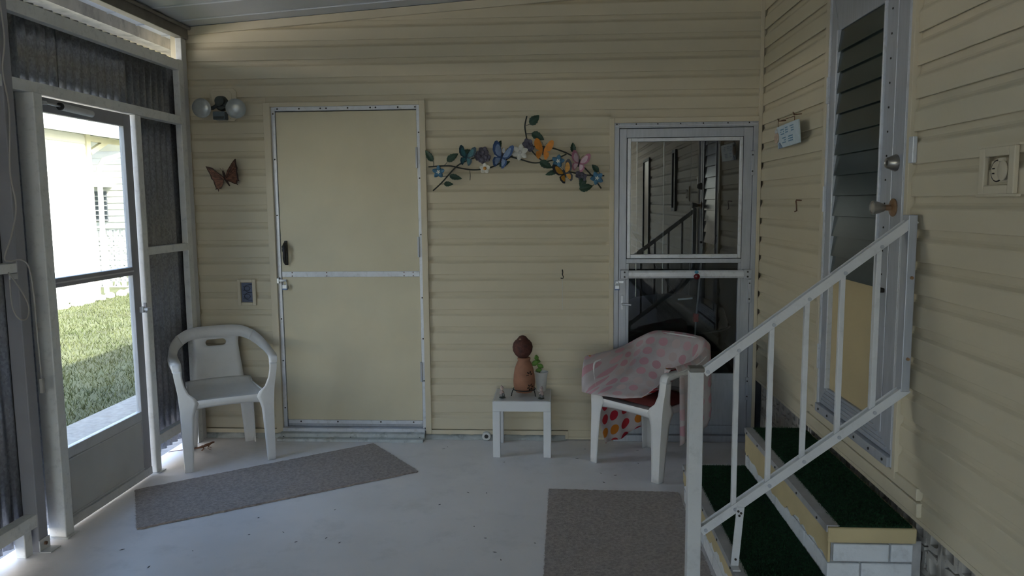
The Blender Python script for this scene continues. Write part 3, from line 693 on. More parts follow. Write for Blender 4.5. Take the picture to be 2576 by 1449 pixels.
for i in range(12):
    z = 1.205 + i*.0912
    m = MB(); m.prism([(-.009, -.005), (-.005, -.006), (.007, .0935), (.003, .0945)], 3.098, 3.588, lambda u, v, h: (XR+u, h, z+v))
    m.build('louver', 'louver_glass', d4)
    for y in (3.04, ):
        MB().cyl((XF, y, z+.05), (XF-.003, y, z+.05), .004, n=6).build('rivet', 'screw_dark', d4)
for z in (2.05, 1.55, .80):
    h = MB().box(XR-.018, XR-.004, 3.684, 3.700, z-.06, z+.06).build('hinge', 'alu_bright', d4, bevel=.002)
MB().box(XR-.016, XR+.0, 2.800, 2.835, 1.672, 1.765).build('strike_cover', 'alu_bright', d4, bevel=.003)
db = MB().lathe([(.031, 0), (.032, .004), (.020, .034), (.017, .037), (.016, .033)], (XF, 2.955, 1.680), 24, (-1, 0, 0)).build('deadbolt', 'nickel', d4, smooth=40)
MB().cyl((XF-.030, 2.955, 1.68), (XF-.0335, 2.955, 1.68), .010, n=14).build('keyway', 'screw_dark', db)
kb = MB().lathe([(.034, 0), (.034, .004), (.026, .009), (.012, .012), (.011, .035)], (XF, 2.962, 1.514), 24, (-1, 0, 0)).build('rosette', 'brass', d4, smooth=40)
MB().lathe([(.010, .030), (.015, .036), (.022, .055), (.026, .072), (.026, .078), (.022, .081), (.018, .077)], (XF, 2.962, 1.514), 24, (-1, 0, 0)).build('knob', 'nickel', kb, smooth=40)
MB().box(XF-.020, XF, 3.005, 3.045, 1.186, 1.204).build('louver_crank', 'screw_dark', d4, bevel=.004)

# ================================================================== STEPS
ST = (0.655, 0.965, 2.66, 3.85)     # lower nose x, upper nose x, near y, far y
s1 = thing('entry_steps', (0.96, 3.25, 0), 'two white brick steps with green turf below the louvered door', 'steps')
MB().box(ST[0]+.012, XR+.028, ST[2]+.012, ST[3]-.012, 0.0005, .14).build('core', 'mortar', s1)
MB().box(ST[1]+.012, XR+.022, ST[2]+.012, ST[3]-.012, .14, .336).build('core', 'mortar', s1)
BH = .0708; BL = .200
def brick_row(a0, a1, fixed, z, axis, flip=False, shift=0.0):
    a = a0 - shift
    while a < a1 - 1e-3:
        s0 = max(a, a0); e0 = min(a + BL, a1)
        if e0 - s0 > .03:
            j = random.uniform(-.0015, .0015)
            if axis == 'x': m = MB().box(s0, e0-.006, fixed+j, fixed+.06, z, z+BH-.006)
            elif axis == 'xf': m = MB().box(s0, e0-.006, fixed-.06, fixed+j, z, z+BH-.006)
            else: m = MB().box(fixed+j, fixed+.06, s0, e0-.006, z, z+BH-.006)
            m.build('brick', 'brick_white', s1, bevel=.004, seg=2)
        a += BL
for i in range(2):
    brick_row(ST[0], XR+.02, ST[2], .002+i*.068, 'x', shift=.1*(i % 2)); brick_row(ST[0], XR+.02, ST[3], .002+i*.068, 'xf', shift=.1*((i+1) % 2))
    brick_row(ST[2]+.062, ST[3]-.062, ST[0], .002+i*.068, 'y', shift=.1*(i % 2))
for i in range(2):
    brick_row(ST[1]-.003, XR-.005, ST[2], .191+i*BH, 'x', shift=.08+.1*(i % 2)); brick_row(ST[1]-.003, XR-.005, ST[3], .191+i*BH, 'xf', shift=.1*((i+1) % 2))
    brick_row(ST[2]+.062, ST[3]-.062, ST[1], .191+i*BH, 'y', shift=.1*(i % 2))
def rough_slab(x0, x1, y0, y1, z0, z1, nm, mt):
    m = MB(); N = 40
    def edge(t, k): return .004*math.sin(t*31+k) + .003*math.sin(t*73+2*k)
    def fn(u, v):
        # ring around the slab
        return None
    m.box(x0, x1, y0, y1, z0, z1); return m.build(nm, mt, s1, bevel=.006, seg=3)
rough_slab(ST[0]-.006, ST[1]+.03, ST[2]-.008, ST[3]+.006, .138, .189, 'tread_cap', 'cap_tan')
rough_slab(ST[1]-.006, XR-.003, ST[2]-.008, ST[3]+.006, .333, .389, 'tread_cap', 'cap_tan')
# tan render running down the upper part of each riser, ragged lower edge
for (xf, z0, z1) in ((ST[1], .262, .345), (ST[0], .100, .150)):
    random.seed(21); lo = []; y = ST[2]+.004
    while y < ST[3]-.004: lo.append((y, z0 + random.uniform(-.012, .012) + .016*math.sin(y*5))); y += random.uniform(.02, .06)
    pl = [(ST[2]-.006, z1), (ST[2]-.006, z0)] + lo + [(ST[3]+.004, z0), (ST[3]+.004, z1)]
    m = MB()
    for i in range(len(pl)-3):
        (ya, za), (yb, zb_) = pl[1+i], pl[2+i]
        m.prism([(ya, za), (yb, zb_), (yb, z1), (ya, z1)], xf-.0045, xf+.004, lambda u, v, h: (h, u, v))
    m.build('render_coat', 'cap_tan', s1)
for (x0, x1, z, nm) in ((ST[0]-.010, ST[0]+.034, .192, 'n'), (ST[1]-.010, ST[1]+.034, .392, 'n')):
    m = MB(); m.box(x0, x1, ST[2]-.002, ST[3]+.002, z, z+.004).box(x0, x0+.004, ST[2]-.002, ST[3]+.002, z-.022, z)
    no = m.build('nosing_strip', 'nosing', s1)
    for y in (ST[2]+.1, 3.0, 3.3, 3.6, ST[3]-.05): MB().cyl((x0, y, z-.011), (x0-.003, y, z-.011), .005, n=8).build('screw', 'screw_dark', no)
def turf(x0, x1, y0, y1, z, n):
    m = MB().box(x0, x1, y0, y1, z, z+.006); t = m.build('turf_mat', 'turf', s1)
    bm = MB()
    for i in range(n):
        x = random.uniform(x0-.002, x1); y = random.uniform(y0-.004, y1+.003); a = random.uniform(0, 2*PI); h = random.uniform(.005, .011); l = random.uniform(-.006, .006); q = random.uniform(-.006, .006)
        wx, wy = math.cos(a)*.0012, math.sin(a)*.0012
        bm.v += [(x-wx, y-wy, z+.004), (x+wx, y+wy, z+.004), (x+l, y+q, z+.004+h)]; k = len(bm.v); bm.f.append((k-3, k-2, k-1))
    p = bm.build('turf_pile', 'turf_blade', t, fix=False); p['kind'] = 'stuff'
turf(ST[0]+.030, ST[1]-.002, ST[2]+.0, ST[3]-.002, .1895, 26000)
turf(ST[1]+.030, XR-.018, ST[2]+.0, ST[3]-.002, .3895, 26000)

# ================================================================== HANDRAIL
rl = thing('stair_railing', (.505, 2.76, 0), 'white aluminium handrail with five balusters beside the brick steps', 'railing')
RY = 2.76
MB().box(.480, .530, RY-.025, RY+.025, .0005, .930).build('post', 'railing_white', rl, bevel=.003)
MB().box(.478, .532, RY-.027, RY+.027, .930, .946).build('post_cap', 'beam', rl, bevel=.003)
A = Vector((.532, RY, .925)); B = Vector((1.252, RY, 1.475)); A2 = Vector((.532, RY, .325)); B2 = Vector((1.252, RY, .872))
def channel(nm, p, q):
    d = (q-p).normalized(); u = Vector((0, 1, 0)).cross(d) * -1
    n = Vector((-d.z, 0, d.x))
    m = MB()
    pts = [(-.018, -.016), (.018, -.016), (.018, .016), (.013, .016), (.013, .010), (-.013, .010), (-.013, .016), (-.018, .016)]
    vs = [p + Vector((0, 1, 0))*a + n*c for a, c in pts] + [q + Vector((0, 1, 0))*a + n*c for a, c in pts]; k = len(pts)
    m.add(vs, [(i, (i+1) % k, k+(i+1) % k, k+i) for i in range(k)] + [tuple(range(k-1, -1, -1)), tuple(range(k, 2*k))])
    return m.build(nm, 'alu_white', rl, bevel=.0015)
ch1 = channel('hand_rail', A, B); ch2 = channel('bottom_rail', A2, B2)
for i in range(5):
    x = .650 + i*.1212; t = (x-.532)/.72
    z1 = A.z + t*(B.z-A.z) - .016; z0 = A2.z + t*(B2.z-A2.z) + .008
    MB().box(x-.009, x+.009, RY-.009, RY+.009, z0, z1).build('baluster', 'alu_white', rl, bevel=.002)
    for zz, par in ((z1+.010, ch1), (z0-.008, ch2)):
        MB().cyl((x+.004, RY-.018, zz), (x+.004, RY-.021, zz), .007, n=10).build('bolt', 'alu_grey', par)
MB().cyl((.545, RY-.018, .93), (.545, RY-.021, .93), .007, n=10).build('bolt', 'alu_grey', ch1); MB().cyl((.548, RY-.018, .333), (.548, RY-.021, .333), .007, n=10).build('bolt', 'alu_grey', ch2)
br = MB(); br.bar((.672, RY-.020, .425), (.655, RY-.020, .1975), .028, .004, (0, 1, 0)); br.box(.640, .668, RY-.06, RY-.018, .1965, .2005)
bro = br.build('floor_bracket', 'alu_white', rl)
for p in ((.664, .41), (.674, .403), (.668, .393), (.658, .225)): MB().cyl((p[0], RY-.022, p[1]), (p[0], RY-.025, p[1]), .0045, n=8).build('bolt', 'screw_dark', bro)
MB().box(1.225, 1.256, RY-.02, RY+.03, .86, 1.49).build('wall_channel', 'alu_grey', rl, bevel=.003)
for z in (.98, 1.27): MB().cyl((1.243, RY-.02, z), (1.243, RY-.026, z), .006, n=8).build('bolt', 'brass', rl)

# ================================================================== CHAIRS
def band(m, path, th=.005):
    """path: list of (centre, half-width vector)"""
    rows = [(Vector(c) - Vector(h), Vector(c) + Vector(h)) for c, h in path]
    vs = []; fs = []
    for a, c in rows: vs += [a, (a+c)/2, c]
    for i in range(len(rows)-1):
        for k in range(2): fs.append((i*3+k, i*3+k+1, (i+1)*3+k+1, (i+1)*3+k))
    m.add(vs, fs)
def smooth_path(pts, n):
    """Catmull-Rom through (centre, halfwidth) pairs"""
    P = [(Vector(c), Vector(h)) for c, h in pts]; out = []
    def cr(a, b, c, d, t): return 0.5*((2*b) + (c-a)*t + (2*a-5*b+4*c-d)*t*t + (3*b-a-3*c+d)*t**3)
    for i in range(len(P)-1):
        a, b_, c, d = P[max(i-1, 0)], P[i], P[i+1], P[min(i+2, len(P)-1)]
        for k in range(n):
            t = k/n; out.append((cr(a[0], b_[0], c[0], d[0], t), cr(a[1], b_[1], c[1], d[1], t)))
    out.append(P[-1]); return out
def make_chair(loc, rz, label, zs=1.0):
    ch = thing('plastic_chair', loc, label, 'chair', 'white plastic garden chairs', rz=rz)
    Z = lambda p: (p[0], p[1], p[2]*zs)
    # top rail with backrest panel and hand slot, one part
    m = MB()
    half = [((0, .242, .742), (0, .006, .037)), ((.10, .240, .741), (0, .006, .037)), ((.165, .230, .731), (.008, .006, .035)), ((.215, .200, .708), (.016, .008, .030)),
            ((.248, .150, .682), (.018, .008, .026)), ((.264, .080, .662), (.021, .004, .018)), ((.271, .0, .652), (.024, .0, .009)), ((.272, -.10, .646), (.025, 0, .003)),
            ((.270, -.185, .641), (.025, 0, 0)), ((.268, -.226, .634), (.024, 0, 0)), ((.267, -.243, .618), (.023, 0, 0)), ((.265, -.248, .590), (.022, 0, 0))]
    arm = smooth_path(half[3:], 4); top = smooth_path(half[:4], 4)
    for s in (1, -1):
        mm = MB(); band(mm, [(Z((c.x*s, c.y, c.z)), (h.x*s, h.y, h.z*zs)) for c, h in arm])
        vs = []; fs = []; na = len(arm)
        for i, (c, h) in enumerate(arm):
            e = min(1, i/8); p = Vector(Z((c.x*s + h.x*s, c.y, c.z + h.z*(1-e) - h.z*e*0)))
            q = 1 if i < na-10 else max(0, (na-1-i)/9)
            vs += [p, p + Vector((s*.004, .030*(1-q), -.024*e*q))]
        for i in range(na-1): fs.append((2*i, 2*i+1, 2*i+3, 2*i+2))
        mm.add(vs, fs)
        mm.build('armrest', 'plastic_white', ch, local=True, smooth=50, solid=.006)
    mt_ = MB(); full = [(Vector((-c.x, c.y, c.z)), Vector((-h.x, h.y, h.z))) for c, h in reversed(top[1:])] + top
    band(mt_, [(Z(c), (h.x, h.y, h.z*zs)) for c, h in full])
    # panel with a rounded hand slot
    zc_, sr, sa = .672, .0205, .062
    zl = [.405, .43, .47, .52, .57, .61, .64] + [zc_ - sr*math.cos(PI*i/10) for i in range(11)] + [.71, .745]
    def row(z):
        t = (z-.415)/.32; wd = .160 - .033*t
        if z > .64: wd += .030*((z-.64)/.10)**2
        sl = sa - sr + (math.sqrt(max(0, sr*sr-(z-zc_)**2)) if abs(z-zc_) < sr else 0)
        y = .192 + .051*max(0, t)**.8
        return [Z((x, y + .004*(x/wd)**2, z)) for x in (-wd, -wd*.8, -sl, sl, wd*.8, wd)]
    vs = [p for z in zl for p in row(z)]; fs = []
    for j in range(len(zl)-1):
        zm = (zl[j]+zl[j+1])/2
        for i in range(5):
            if i == 2 and abs(zm-zc_) < sr: continue
            fs.append((j*6+i, j*6+i+1, (j+1)*6+i+1, (j+1)*6+i))
    mt_.add(vs, fs)
    mt_.build('backrest', 'plastic_white', ch, local=True, smooth=50, solid=.006)
    # seat with rolled front apron
    m = MB()
    def seat(u, v):
        x = (u-.5)*2; wd = .225 - .035*max(0, v-.2)
        if v < .16:
            t = v/.16; y = -.238 - .012*math.sin(t*PI/2); z = .372 + .040*t + .012*abs(x)**4*0 - (0.020*abs(x)**3)*(1-t)
            return Z((x*.228, y, z))
        t = (v-.16)/.84
        z = .414 + .006*t - .022*math.sin(PI*min(1, t*1.05))*(1-.6*x*x) + .030*max(0, t-.85)/.15*(1-.4*x*x)
        return Z((x*wd, -.250 + .455*t, z))
    m.grid(seat, 16, 24); m.build('seat', 'plastic_white', ch, local=True, smooth=60, solid=.006)
    # side aprons
    for s in (1, -1):
        m = MB()
        def side(u, v): return Z((s*(.226 - .035*u), -.240 + .44*u, .418 - v*(.045 + .02*abs(2*u-1)**3)))
        m.grid(side, 14, 3); m.build('side_apron', 'plastic_white', ch, local=True, smooth=60, solid=.006)
    # legs: angle section that tapers downwards
    for s in (1, -1):
        m = MB()
        LT = [(.600, .2875, .043, -.2482, .040), (.56, .284, .041, -.249, .044), (.51, .276, .042, -.249, .050), (.46, .268, .056, -.249, .060), (.43, .265, .088, -.249, .085), (.40, .263, .100, -.2495, .100), (.37, .261, .084, -.250, .082), (.33, .259, .070, -.251, .070), (.22, .257, .060, -.256, .060), (.11, .2555, .053, -.260, .050), (.0012, .254, .046, -.264, .042)]
        def lk(v, k):
            f_ = v*(len(LT)-1); i0 = min(int(f_), len(LT)-2); f_ -= i0; return LT[i0][k]*(1-f_) + LT[i0+1][k]*f_
        def front(u, v): return Z((s*(lk(v, 1) - u*lk(v, 2)), lk(v, 3), lk(v, 0)))
        m.grid(front, 4, 30)
        def sidef(u, v): return Z((s*(lk(v, 1)), lk(v, 3) + u*lk(v, 4), lk(v, 0)))
        m.grid(sidef, 4, 30); m.build('leg', 'plastic_white', ch, local=True, smooth=50, solid=.006)
        m = MB()
        def back(u, v):
            wv = .080 - .022*v; xo = .195 + .010*v; return Z((s*(xo - u*wv), .190 + .006*v, .425*(1-v) + .0012))
        m.grid(back, 3, 8)
        def backs(u, v):
            wv = .070 - .030*v; xo = .195 + .010*v; return Z((s*xo, .190 + .006*v - u*wv, .425*(1-v) + .0012))
        m.grid(backs, 3, 8); m.build('leg', 'plastic_white', ch, local=True, smooth=50, solid=.006)
    return ch
CH1 = (-2.075, 4.525, 0); CH2 = (.568, 4.455, 0)
c1 = make_chair(CH1, R(31), 'white plastic garden chair in the corner by the screen door')
c2 = make_chair(CH2, R(-46), 'white plastic garden chair under a polka dot towel', .955)
c3 = copy_tree(c1); c3.location = (-3.14, 6.05, -.055); c3.rotation_euler = (0, 0, R(100)); c3['label'] = 'white plastic garden chair out on the concrete strip beyond the screen door'

# towel over the second chair
tw = thing('towel', CH2, 'faded pink polka dot towel with red and orange underside draped over a chair', 'towel', rz=R(-46))
def towel():
    zs = .955
    rim = [(-.268, -.262, .668), (-.272, -.14, .672), (-.272, .0, .682), (-.264, .09, .705), (-.240, .165, .738), (-.185, .235, .776), (-.10, .258, .783), (0, .263, .786), (.10, .258, .783), (.185, .235, .776), (.240, .165, .738), (.264, .09, .705), (.272, .0, .682), (.272, -.10, .672), (.272, -.15, .670)]
    rp = smooth_path([((x, y, z*zs), (0, 0, 0)) for x, y, z in rim], 4); rp = [c for c, h in rp]; n = len(rp)-1
    m = MB(); uvs = []
    NI = 16; NO = 18
    idx = {}; arc = 0.0; harc = .2
    for i in range(n+1):
        s = i/n; C = rp[i]
        # hem between the arm fronts: hangs low in front of the left arm, rises to the right arm
        sg = math.sin(PI*s)
        hk_ = [(0, -.302, -.290, .425), (.12, -.25, -.306, .425), (.3, -.15, -.285, .425), (.5, -.02, -.255, .428), (.7, .11, -.235, .455), (.86, .20, -.215, .53), (1, .270, -.185, .662*zs)]
        for q in range(len(hk_)-1):
            if hk_[q][0] <= s <= hk_[q+1][0]:
                f_ = (s-hk_[q][0])/(hk_[q+1][0]-hk_[q][0]); H = Vector(hk_[q][1:]).lerp(Vector(hk_[q+1][1:]), f_); break
        if i: arc += (rp[i]-rp[i-1]).length; harc += (H-Hp).length
        Hp = H.copy()
        for k in range(NI+1):      # inner bowl, t from hem (k=0) to the rim (k=NI)
            t = k/NI; ta = 1-t
            mid = C.lerp(H, .5) + Vector((0, 0, .02))
            inn = Vector((C.x + .10*(1 if s < .5 else -1), C.y - .03, C.z - .015)); frt = Vector((C.x - .012, -.318, C.z + .006))
            if s < .16: q_ = min(1, max(0, (s-.03)/.11)); ct = frt.lerp(inn, q_)
            elif s < .36: ct = inn.lerp(mid, (s-.16)/.20)
            elif s < .70: ct = mid
            else: ct = mid.lerp(inn, min(1, (s-.70)/.18))
            if s < .3: ct = ct + Vector((0, 0, .055*min(1, (.3-s)/.1)))
            P = C*(t*t) + ct*(2*t*ta) + H*(ta*ta)
            P.z -= .075*math.sin(PI*t)*sg*(1-.3*t) + .012*math.sin(PI*t)*math.sin(9*s+3*t)*sg
            P.z += .008*math.sin(26*s + 5*t)*math.sin(PI*t)*(1-s)
            idx[(i, k)] = len(m.v); m.v.append(tuple(P)); uvs.append((arc*t + harc*(1-t), -(1-t)*(C-H).length*1.08))
        # outer fall
        out = Vector((C.x, max(C.y, 0)*1.1, 0)); out = out.normalized() if out.length > 1e-3 else Vector((0, 1, 0))
        kd = [(0, .19), (.05, .21), (.10, .60), (.40, .60), (.48, .26), (.72, .26), (.78, .42), (1, .43)]
        for q in range(len(kd)-1):
            if kd[q][0] <= s <= kd[q+1][0]: d = kd[q][1] + (kd[q+1][1]-kd[q][1])*(s-kd[q][0])/(kd[q+1][0]-kd[q][0]); break
        d += .012*math.sin(38*s)
        d = min(d, C.z - .03)
        for k in range(1, NO+1):
            t = k/NO
            fold = (.014*math.sin(60*s) + .010*math.sin(33*s+1))*min(1, t*1.5)
            P = C + out*((.034 if s < .5 else .026)*min(1, t*9) + .010*t + fold*.7) + Vector((0, 0, -d*t + .004*(1-t)*0))
            if t > .0: P.z -= 0
            idx[(i, NI+k)] = len(m.v); m.v.append(tuple(P)); uvs.append((arc, d*t + .01))
    for i in range(n):
        for k in range(NI+NO): m.f.append((idx[(i, k)], idx[(i, k+1)], idx[(i+1, k+1)], idx[(i+1, k)]))
    o = m.build('cloth', ['towel_pale', 'towel_bright'], tw, local=True, fix=False)
    me = o.data; uvl = me.uv_layers.new(name='UVMap')
    for lp in me.loops: uvl.data[lp.index].uv = uvs[lp.vertex_index]
    for p in me.polygons: p.use_smooth = True
    # make normals point up / outwards
    ups = sum(p.normal.z for p in me.polygons if p.center.z > .5)
    if ups < 0: me.flip_normals()
    sm = o.modifiers.new('solidify', 'SOLIDIFY'); sm.thickness = .004; sm.offset = 1; sm.use_rim = True; sm.material_offset = 1; sm.material_offset_rim = 0
    return o
towel()
# reddish cushion under the towel
m = MB(); m.grid(lambda u, v: ((u-.5)*.40, -.19 + v*.34, .400 + .045*(1-(2*u-1)**4)*(1-(2*v-1)**4)), 12, 12); m.grid(lambda u, v: ((u-.5)*.40, -.19 + v*.34, .3985), 2, 2)
cu2 = thing('seat_cushion', CH2, 'dull red cushion on the seat under the towel', 'cushion', rz=R(-46)); m.build('pad', 'seat_red', cu2, local=True, smooth=60)

# ================================================================== SIDE TABLE AND WHAT STANDS ON IT
tb = thing('side_table', (-.213, 4.665, 0), 'small square white side table against the siding', 'table')
TX0, TX1, TY0, TY1 = -.392, -.038, 4.505, 4.835
MB().box(TX0, TX1, TY0, TY1, .288, .350).build('table_top', 'table_white', tb, bevel=.002)
MB().box(TX0+.008, TX1-.008, TY0+.008, TY1-.008, .3500, .3525).build('top_inlay', 'table_top', tb)
for x in (TX0, TX1-.045):
    for y in (TY0, TY1-.045): MB().box(x, x+.045, y, y+.045, .0005, .2875).build('leg', 'table_white', tb, bevel=.002)
TZ = .3527
ln = thing('terracotta_lantern', (-.205, 4.66, TZ), 'terracotta lantern with flower cutouts on a dark wire stand', 'lantern')
MB().lathe([(.030, .024), (.050, .022), (.060, .034), (.066, .058), (.068, .09), (.065, .13), (.058, .170), (.050, .195), (.041, .212), (.037, .222), (.040, .226), (.041, .236), (.036, .240), (.030, .236), (.028, .19)], (-.205, 4.66, TZ), 32).build('body', 'terracotta', ln, smooth=50)
def lan_pt(ang, z, r): return Vector((-.205 + math.sin(ang)*r, 4.66 - math.cos(ang)*r, TZ+z))
for (a0, zc, rr) in ((.62, .140, .0628), (.66, .062, .0665)):
    for k in range(6):
        t = 2*PI*k/6 + .2
        m = MB(); pts = []
        ca, cz = math.cos(t), math.sin(t)
        for q in range(8):
            p = 2*PI*q/8; lx = .015 + .009*math.cos(p); ly = .0042*math.sin(p)
            pts.append((lx*ca - ly*cz, lx*cz + ly*ca))
        m.prism(pts, -.004, .0012, lambda u, v, h: lan_pt(a0+u/rr, zc+v, rr+h - .10*abs(v)*0)); m.build('cutout', 'cut_dark', ln)
ws = MB().tube([lan_pt(2*PI*i/28, .040, .069) for i in range(28)], .0032, 7, closed=True).build('stand_ring', 'iron', ln, smooth=60)
for a in (-1.15, 1.0, 3.05):
    MB().tube([lan_pt(a, .043, .069), lan_pt(a, .036, .077), lan_pt(a, .018, .083), lan_pt(a, .006, .084), lan_pt(a, .0032, .089)], .0034, 7).build('stand_leg', 'iron', ws, smooth=60)
bl = thing('brown_ball', (-.213, 4.66, TZ+.232), 'rough dark brown gourd ball with a stubby top resting on the terracotta lantern', 'ball')
MB().lathe([(.012, .0), (.028, .004), (.046, .020), (.060, .045), (.063, .070), (.057, .094), (.045, .110), (.036, .116), (.030, .124), (.022, .134), (.010, .140)], (-.213, 4.66, TZ+.2362), 28).build('body', 'ball_brown', bl, smooth=60)
MB().ell((-.221, 4.640, TZ+.352), .016, .013, .012).build('pale_stub', 'stub_tan', bl, smooth=180)
pt = thing('potted_plant', (-.108, 4.765, TZ), 'white tapered plastic pot with a small green seedling', 'plant pot')
MB().lathe([(.026, .0005), (.028, .002), (.040, .116), (.044, .118), (.044, .126), (.040, .126), (.036, .10), (.02, .098)], (-.100, 4.765, TZ), 26).build('pot', 'pot_white', pt, smooth=40)
MB().lathe([(.001, .100), (.036, .102), (.035, .104), (.001, .106)], (-.100, 4.765, TZ), 20).build('soil', 'soil', pt)
MB().tube([(-.106, 4.765, TZ+.10), (-.116, 4.762, TZ+.15), (-.126, 4.760, TZ+.20)], .0025, 6).build('stem', 'leaf_plant', pt, smooth=60)
for (dx, dy, dz, rx, rz_, t) in ((-.040, -.02, .185, .024, .017, .5), (-.006, -.015, .165, .022, .016, -.5), (-.030, .0, .215, .014, .019, .2), (-.016, -.03, .142, .02, .013, .1), (-.022, .01, .19, .016, .014, -.3)):
    m = MB(); c = Vector((-.100+dx, 4.765+dy, TZ+dz))
    def lf(u, v, c=c, rx=rx, rz_=rz_, t=t):
        w_ = math.sin(PI*min(max(u, .02), .98))**.7; x = (u-.5)*2*rx; z = (v-.5)*2*rz_*w_
        return (c.x + x*math.cos(t) - z*math.sin(t), c.y - .006*(1-(2*v-1)**2) + .01*(u-.5), c.z + x*math.sin(t) + z*math.cos(t))
    m.grid(lf, 8, 4); m.build('leaf', 'leaf_plant', pt, smooth=180, solid=.001)
def figurine(x, y, lab, flip):
    s = -1 if flip else 1
    f = thing('figurine', (x, y, TZ), lab, 'figurine', 'figurines on the side table')
    MB().ell((x, y, TZ+.0062), .021, .016, .006).build('base', 'fig_dark', f, smooth=180)
    MB().ell((x-s*.006, y, TZ+.019), .013, .012, .013).build('rock', 'fig_grey', f, smooth=180)
    m = MB(); m.tube([(x-s*.006, y, TZ+.026), (x-s*.005, y, TZ+.040), (x-s*.002, y, TZ+.052)], [.011, .012, .007], 10); m.build('torso', 'fig_pink', f, smooth=60)
    for q in (-1, 1):
        MB().tube([(x-s*.004, y+q*.006, TZ+.028), (x+s*.008, y+q*.007, TZ+.031), (x+s*.013, y+q*.006, TZ+.014)], [.005, .0045, .003], 8).build('leg', 'fig_grey', f, smooth=60)
        MB().tube([(x-s*.003, y+q*.009, TZ+.048), (x+s*.003, y+q*.012, TZ+.040), (x+s*.010, y+q*.006, TZ+.036)], [.0035, .003, .0025], 8).build('arm', 'skin_pink', f, smooth=60)
    MB().ell((x-s*.001, y, TZ+.060), .0095, .0095, .0105).build('head', 'skin_pink', f, smooth=180)
    MB().lathe([(.0125, 0), (.012, .003), (.009, .008), (.004, .014), (.001, .020)], (x-s*.002, y, TZ+.064), 14, (-.25*s, 0, 1)).build('cap', 'fig_pink', f, smooth=60)
    return f
figurine(-.336, 4.575, 'small seated figurine at the left end of the side table', False)
figurine(-.098, 4.560, 'small seated figurine beside the right foot of the lantern stand', True)

# ================================================================== RUGS
def rug(name, pts, label, fr_edges):
    """pts: 4 corners; ragged edge outline; thickness"""
    random.seed(hash(label) % 1000 if False else len(label)); out = []
    for i in range(4):
        a = Vector(pts[i] + (0,)); c = Vector(pts[(i+1) % 4] + (0,)); L = (c-a).length; n = int(L/.012); d = (c-a)/L; nn = Vector((d.y, -d.x, 0))
        for k in range(n):
            out.append(a + d*(L*k/n) + nn*random.uniform(-.0035, .0035)*(2.0 if random.random() < .08 else 1))
    m = MB(); n = len(out)
    cx = sum(p.x for p in out)/n; cy = sum(p.y for p in out)/n
    m.v = [(p.x, p.y, .0006) for p in out] + [(p.x, p.y, .009) for p in out]
    m.f = [tuple(range(n-1, -1, -1)), tuple(range(n, 2*n))] + [(i, (i+1) % n, n+(i+1) % n, n+i) for i in range(n)]
    t = thing(name, (cx, cy, 0), label, 'rug')
    o = m.build('carpet', 'rug', t, fix=False)
    # loose yarn along the edges and pile
    bm = MB()
    for i in range(9000):
        u, v = random.random(), random.random()
        if i < 2600:
            e = random.randrange(4); a = Vector(pts[e] + (0,)); c = Vector(pts[(e+1) % 4] + (0,)); q = a.lerp(c, random.random()); hh = random.uniform(.002, .008)
            dx, dy = random.uniform(-.012, .012), random.uniform(-.012, .012)
        else:
            A_ = Vector(pts[0] + (0,)).lerp(Vector(pts[1] + (0,)), u); B_ = Vector(pts[3] + (0,)).lerp(Vector(pts[2] + (0,)), u); q = A_.lerp(B_, v); hh = .009; dx, dy = random.uniform(-.005, .005), random.uniform(-.005, .005)
        an = random.uniform(0, PI); wx, wy = math.cos(an)*.001, math.sin(an)*.001
        bm.v += [(q.x-wx, q.y-wy, max(hh-.003, .001)), (q.x+wx, q.y+wy, max(hh-.003, .001)), (q.x+dx, q.y+dy, hh+.002)]; k = len(bm.v); bm.f.append((k-3, k-2, k-1))
    p = bm.build('yarn', 'rug', t, fix=False); p['kind'] = 'stuff'
rug('rug', [(-2.30, 3.89), (-2.016, 3.401), (-.805, 4.233), (-1.187, 4.735)], 'long brown-grey carpet strip lying askew by the screen door', 0)
rug('rug', [(-.045, 3.98), (-.060, 2.82), (.634, 2.82), (.640, 3.957)], 'square brown-grey carpet piece in front of the brick steps', 0)

# ================================================================== WALL ORNAMENT WITH BUTTERFLIES
# local drawing units: (px, py) of a 2576x1234 study; metres on the wall
AS = 1/(5.367*393.5)
def aw(px, py, d=0.0): return Vector((-.8665 + px*AS*1.0 + .0, YB-.018-d, 2.146 - py*AS))
art = thing('metal_flower_garland', (-.22, YB, 1.62), 'painted metal garland of leaves, flowers and five butterflies on the siding', 'wall art')
def stem(pts, r=.0045, d=.012):
    P = smooth_path([(aw(x, y, d), (0, 0, 0)) for x, y in pts], 6); MB().tube([c for c, h in P], r, 7).build('stem', 'stem_metal', art, smooth=60)
stem([(120, 775), (390, 765), (560, 800), (740, 822), (940, 795), (1100, 730), (1260, 635), (1480, 530), (1720, 540), (1900, 590), (2040, 660), (2150, 760), (2290, 910), (2420, 1085)])
stem([(175, 1092), (300, 980), (480, 790), (600, 715), (760, 655)]); stem([(1180, 645), (1350, 690), (1500, 735), (1620, 735), (1800, 700), (1960, 630)])
stem([(1440, 130), (1415, 250), (1425, 350), (1450, 470), (1520, 600), (1650, 720), (1780, 805), (1900, 845), (2040, 870), (2200, 905), (2460, 918)])
for a, c in (((185, 770), (185, 700)), ((330, 760), (375, 710)), ((380, 900), (300, 905)), ((280, 1005), (330, 1003)), ((1430, 250), (1475, 235)), ((1425, 358), (1510, 358)), ((2060, 680), (2050, 610)), ((2330, 1030), (2280, 1060)), ((1000, 515), (1030, 520)), ((675, 830), (675, 960)), ((2410, 910), (2380, 850))):
    stem([a, ((a[0]+c[0])/2+4, (a[1]+c[1])/2), c], .0018, .010)
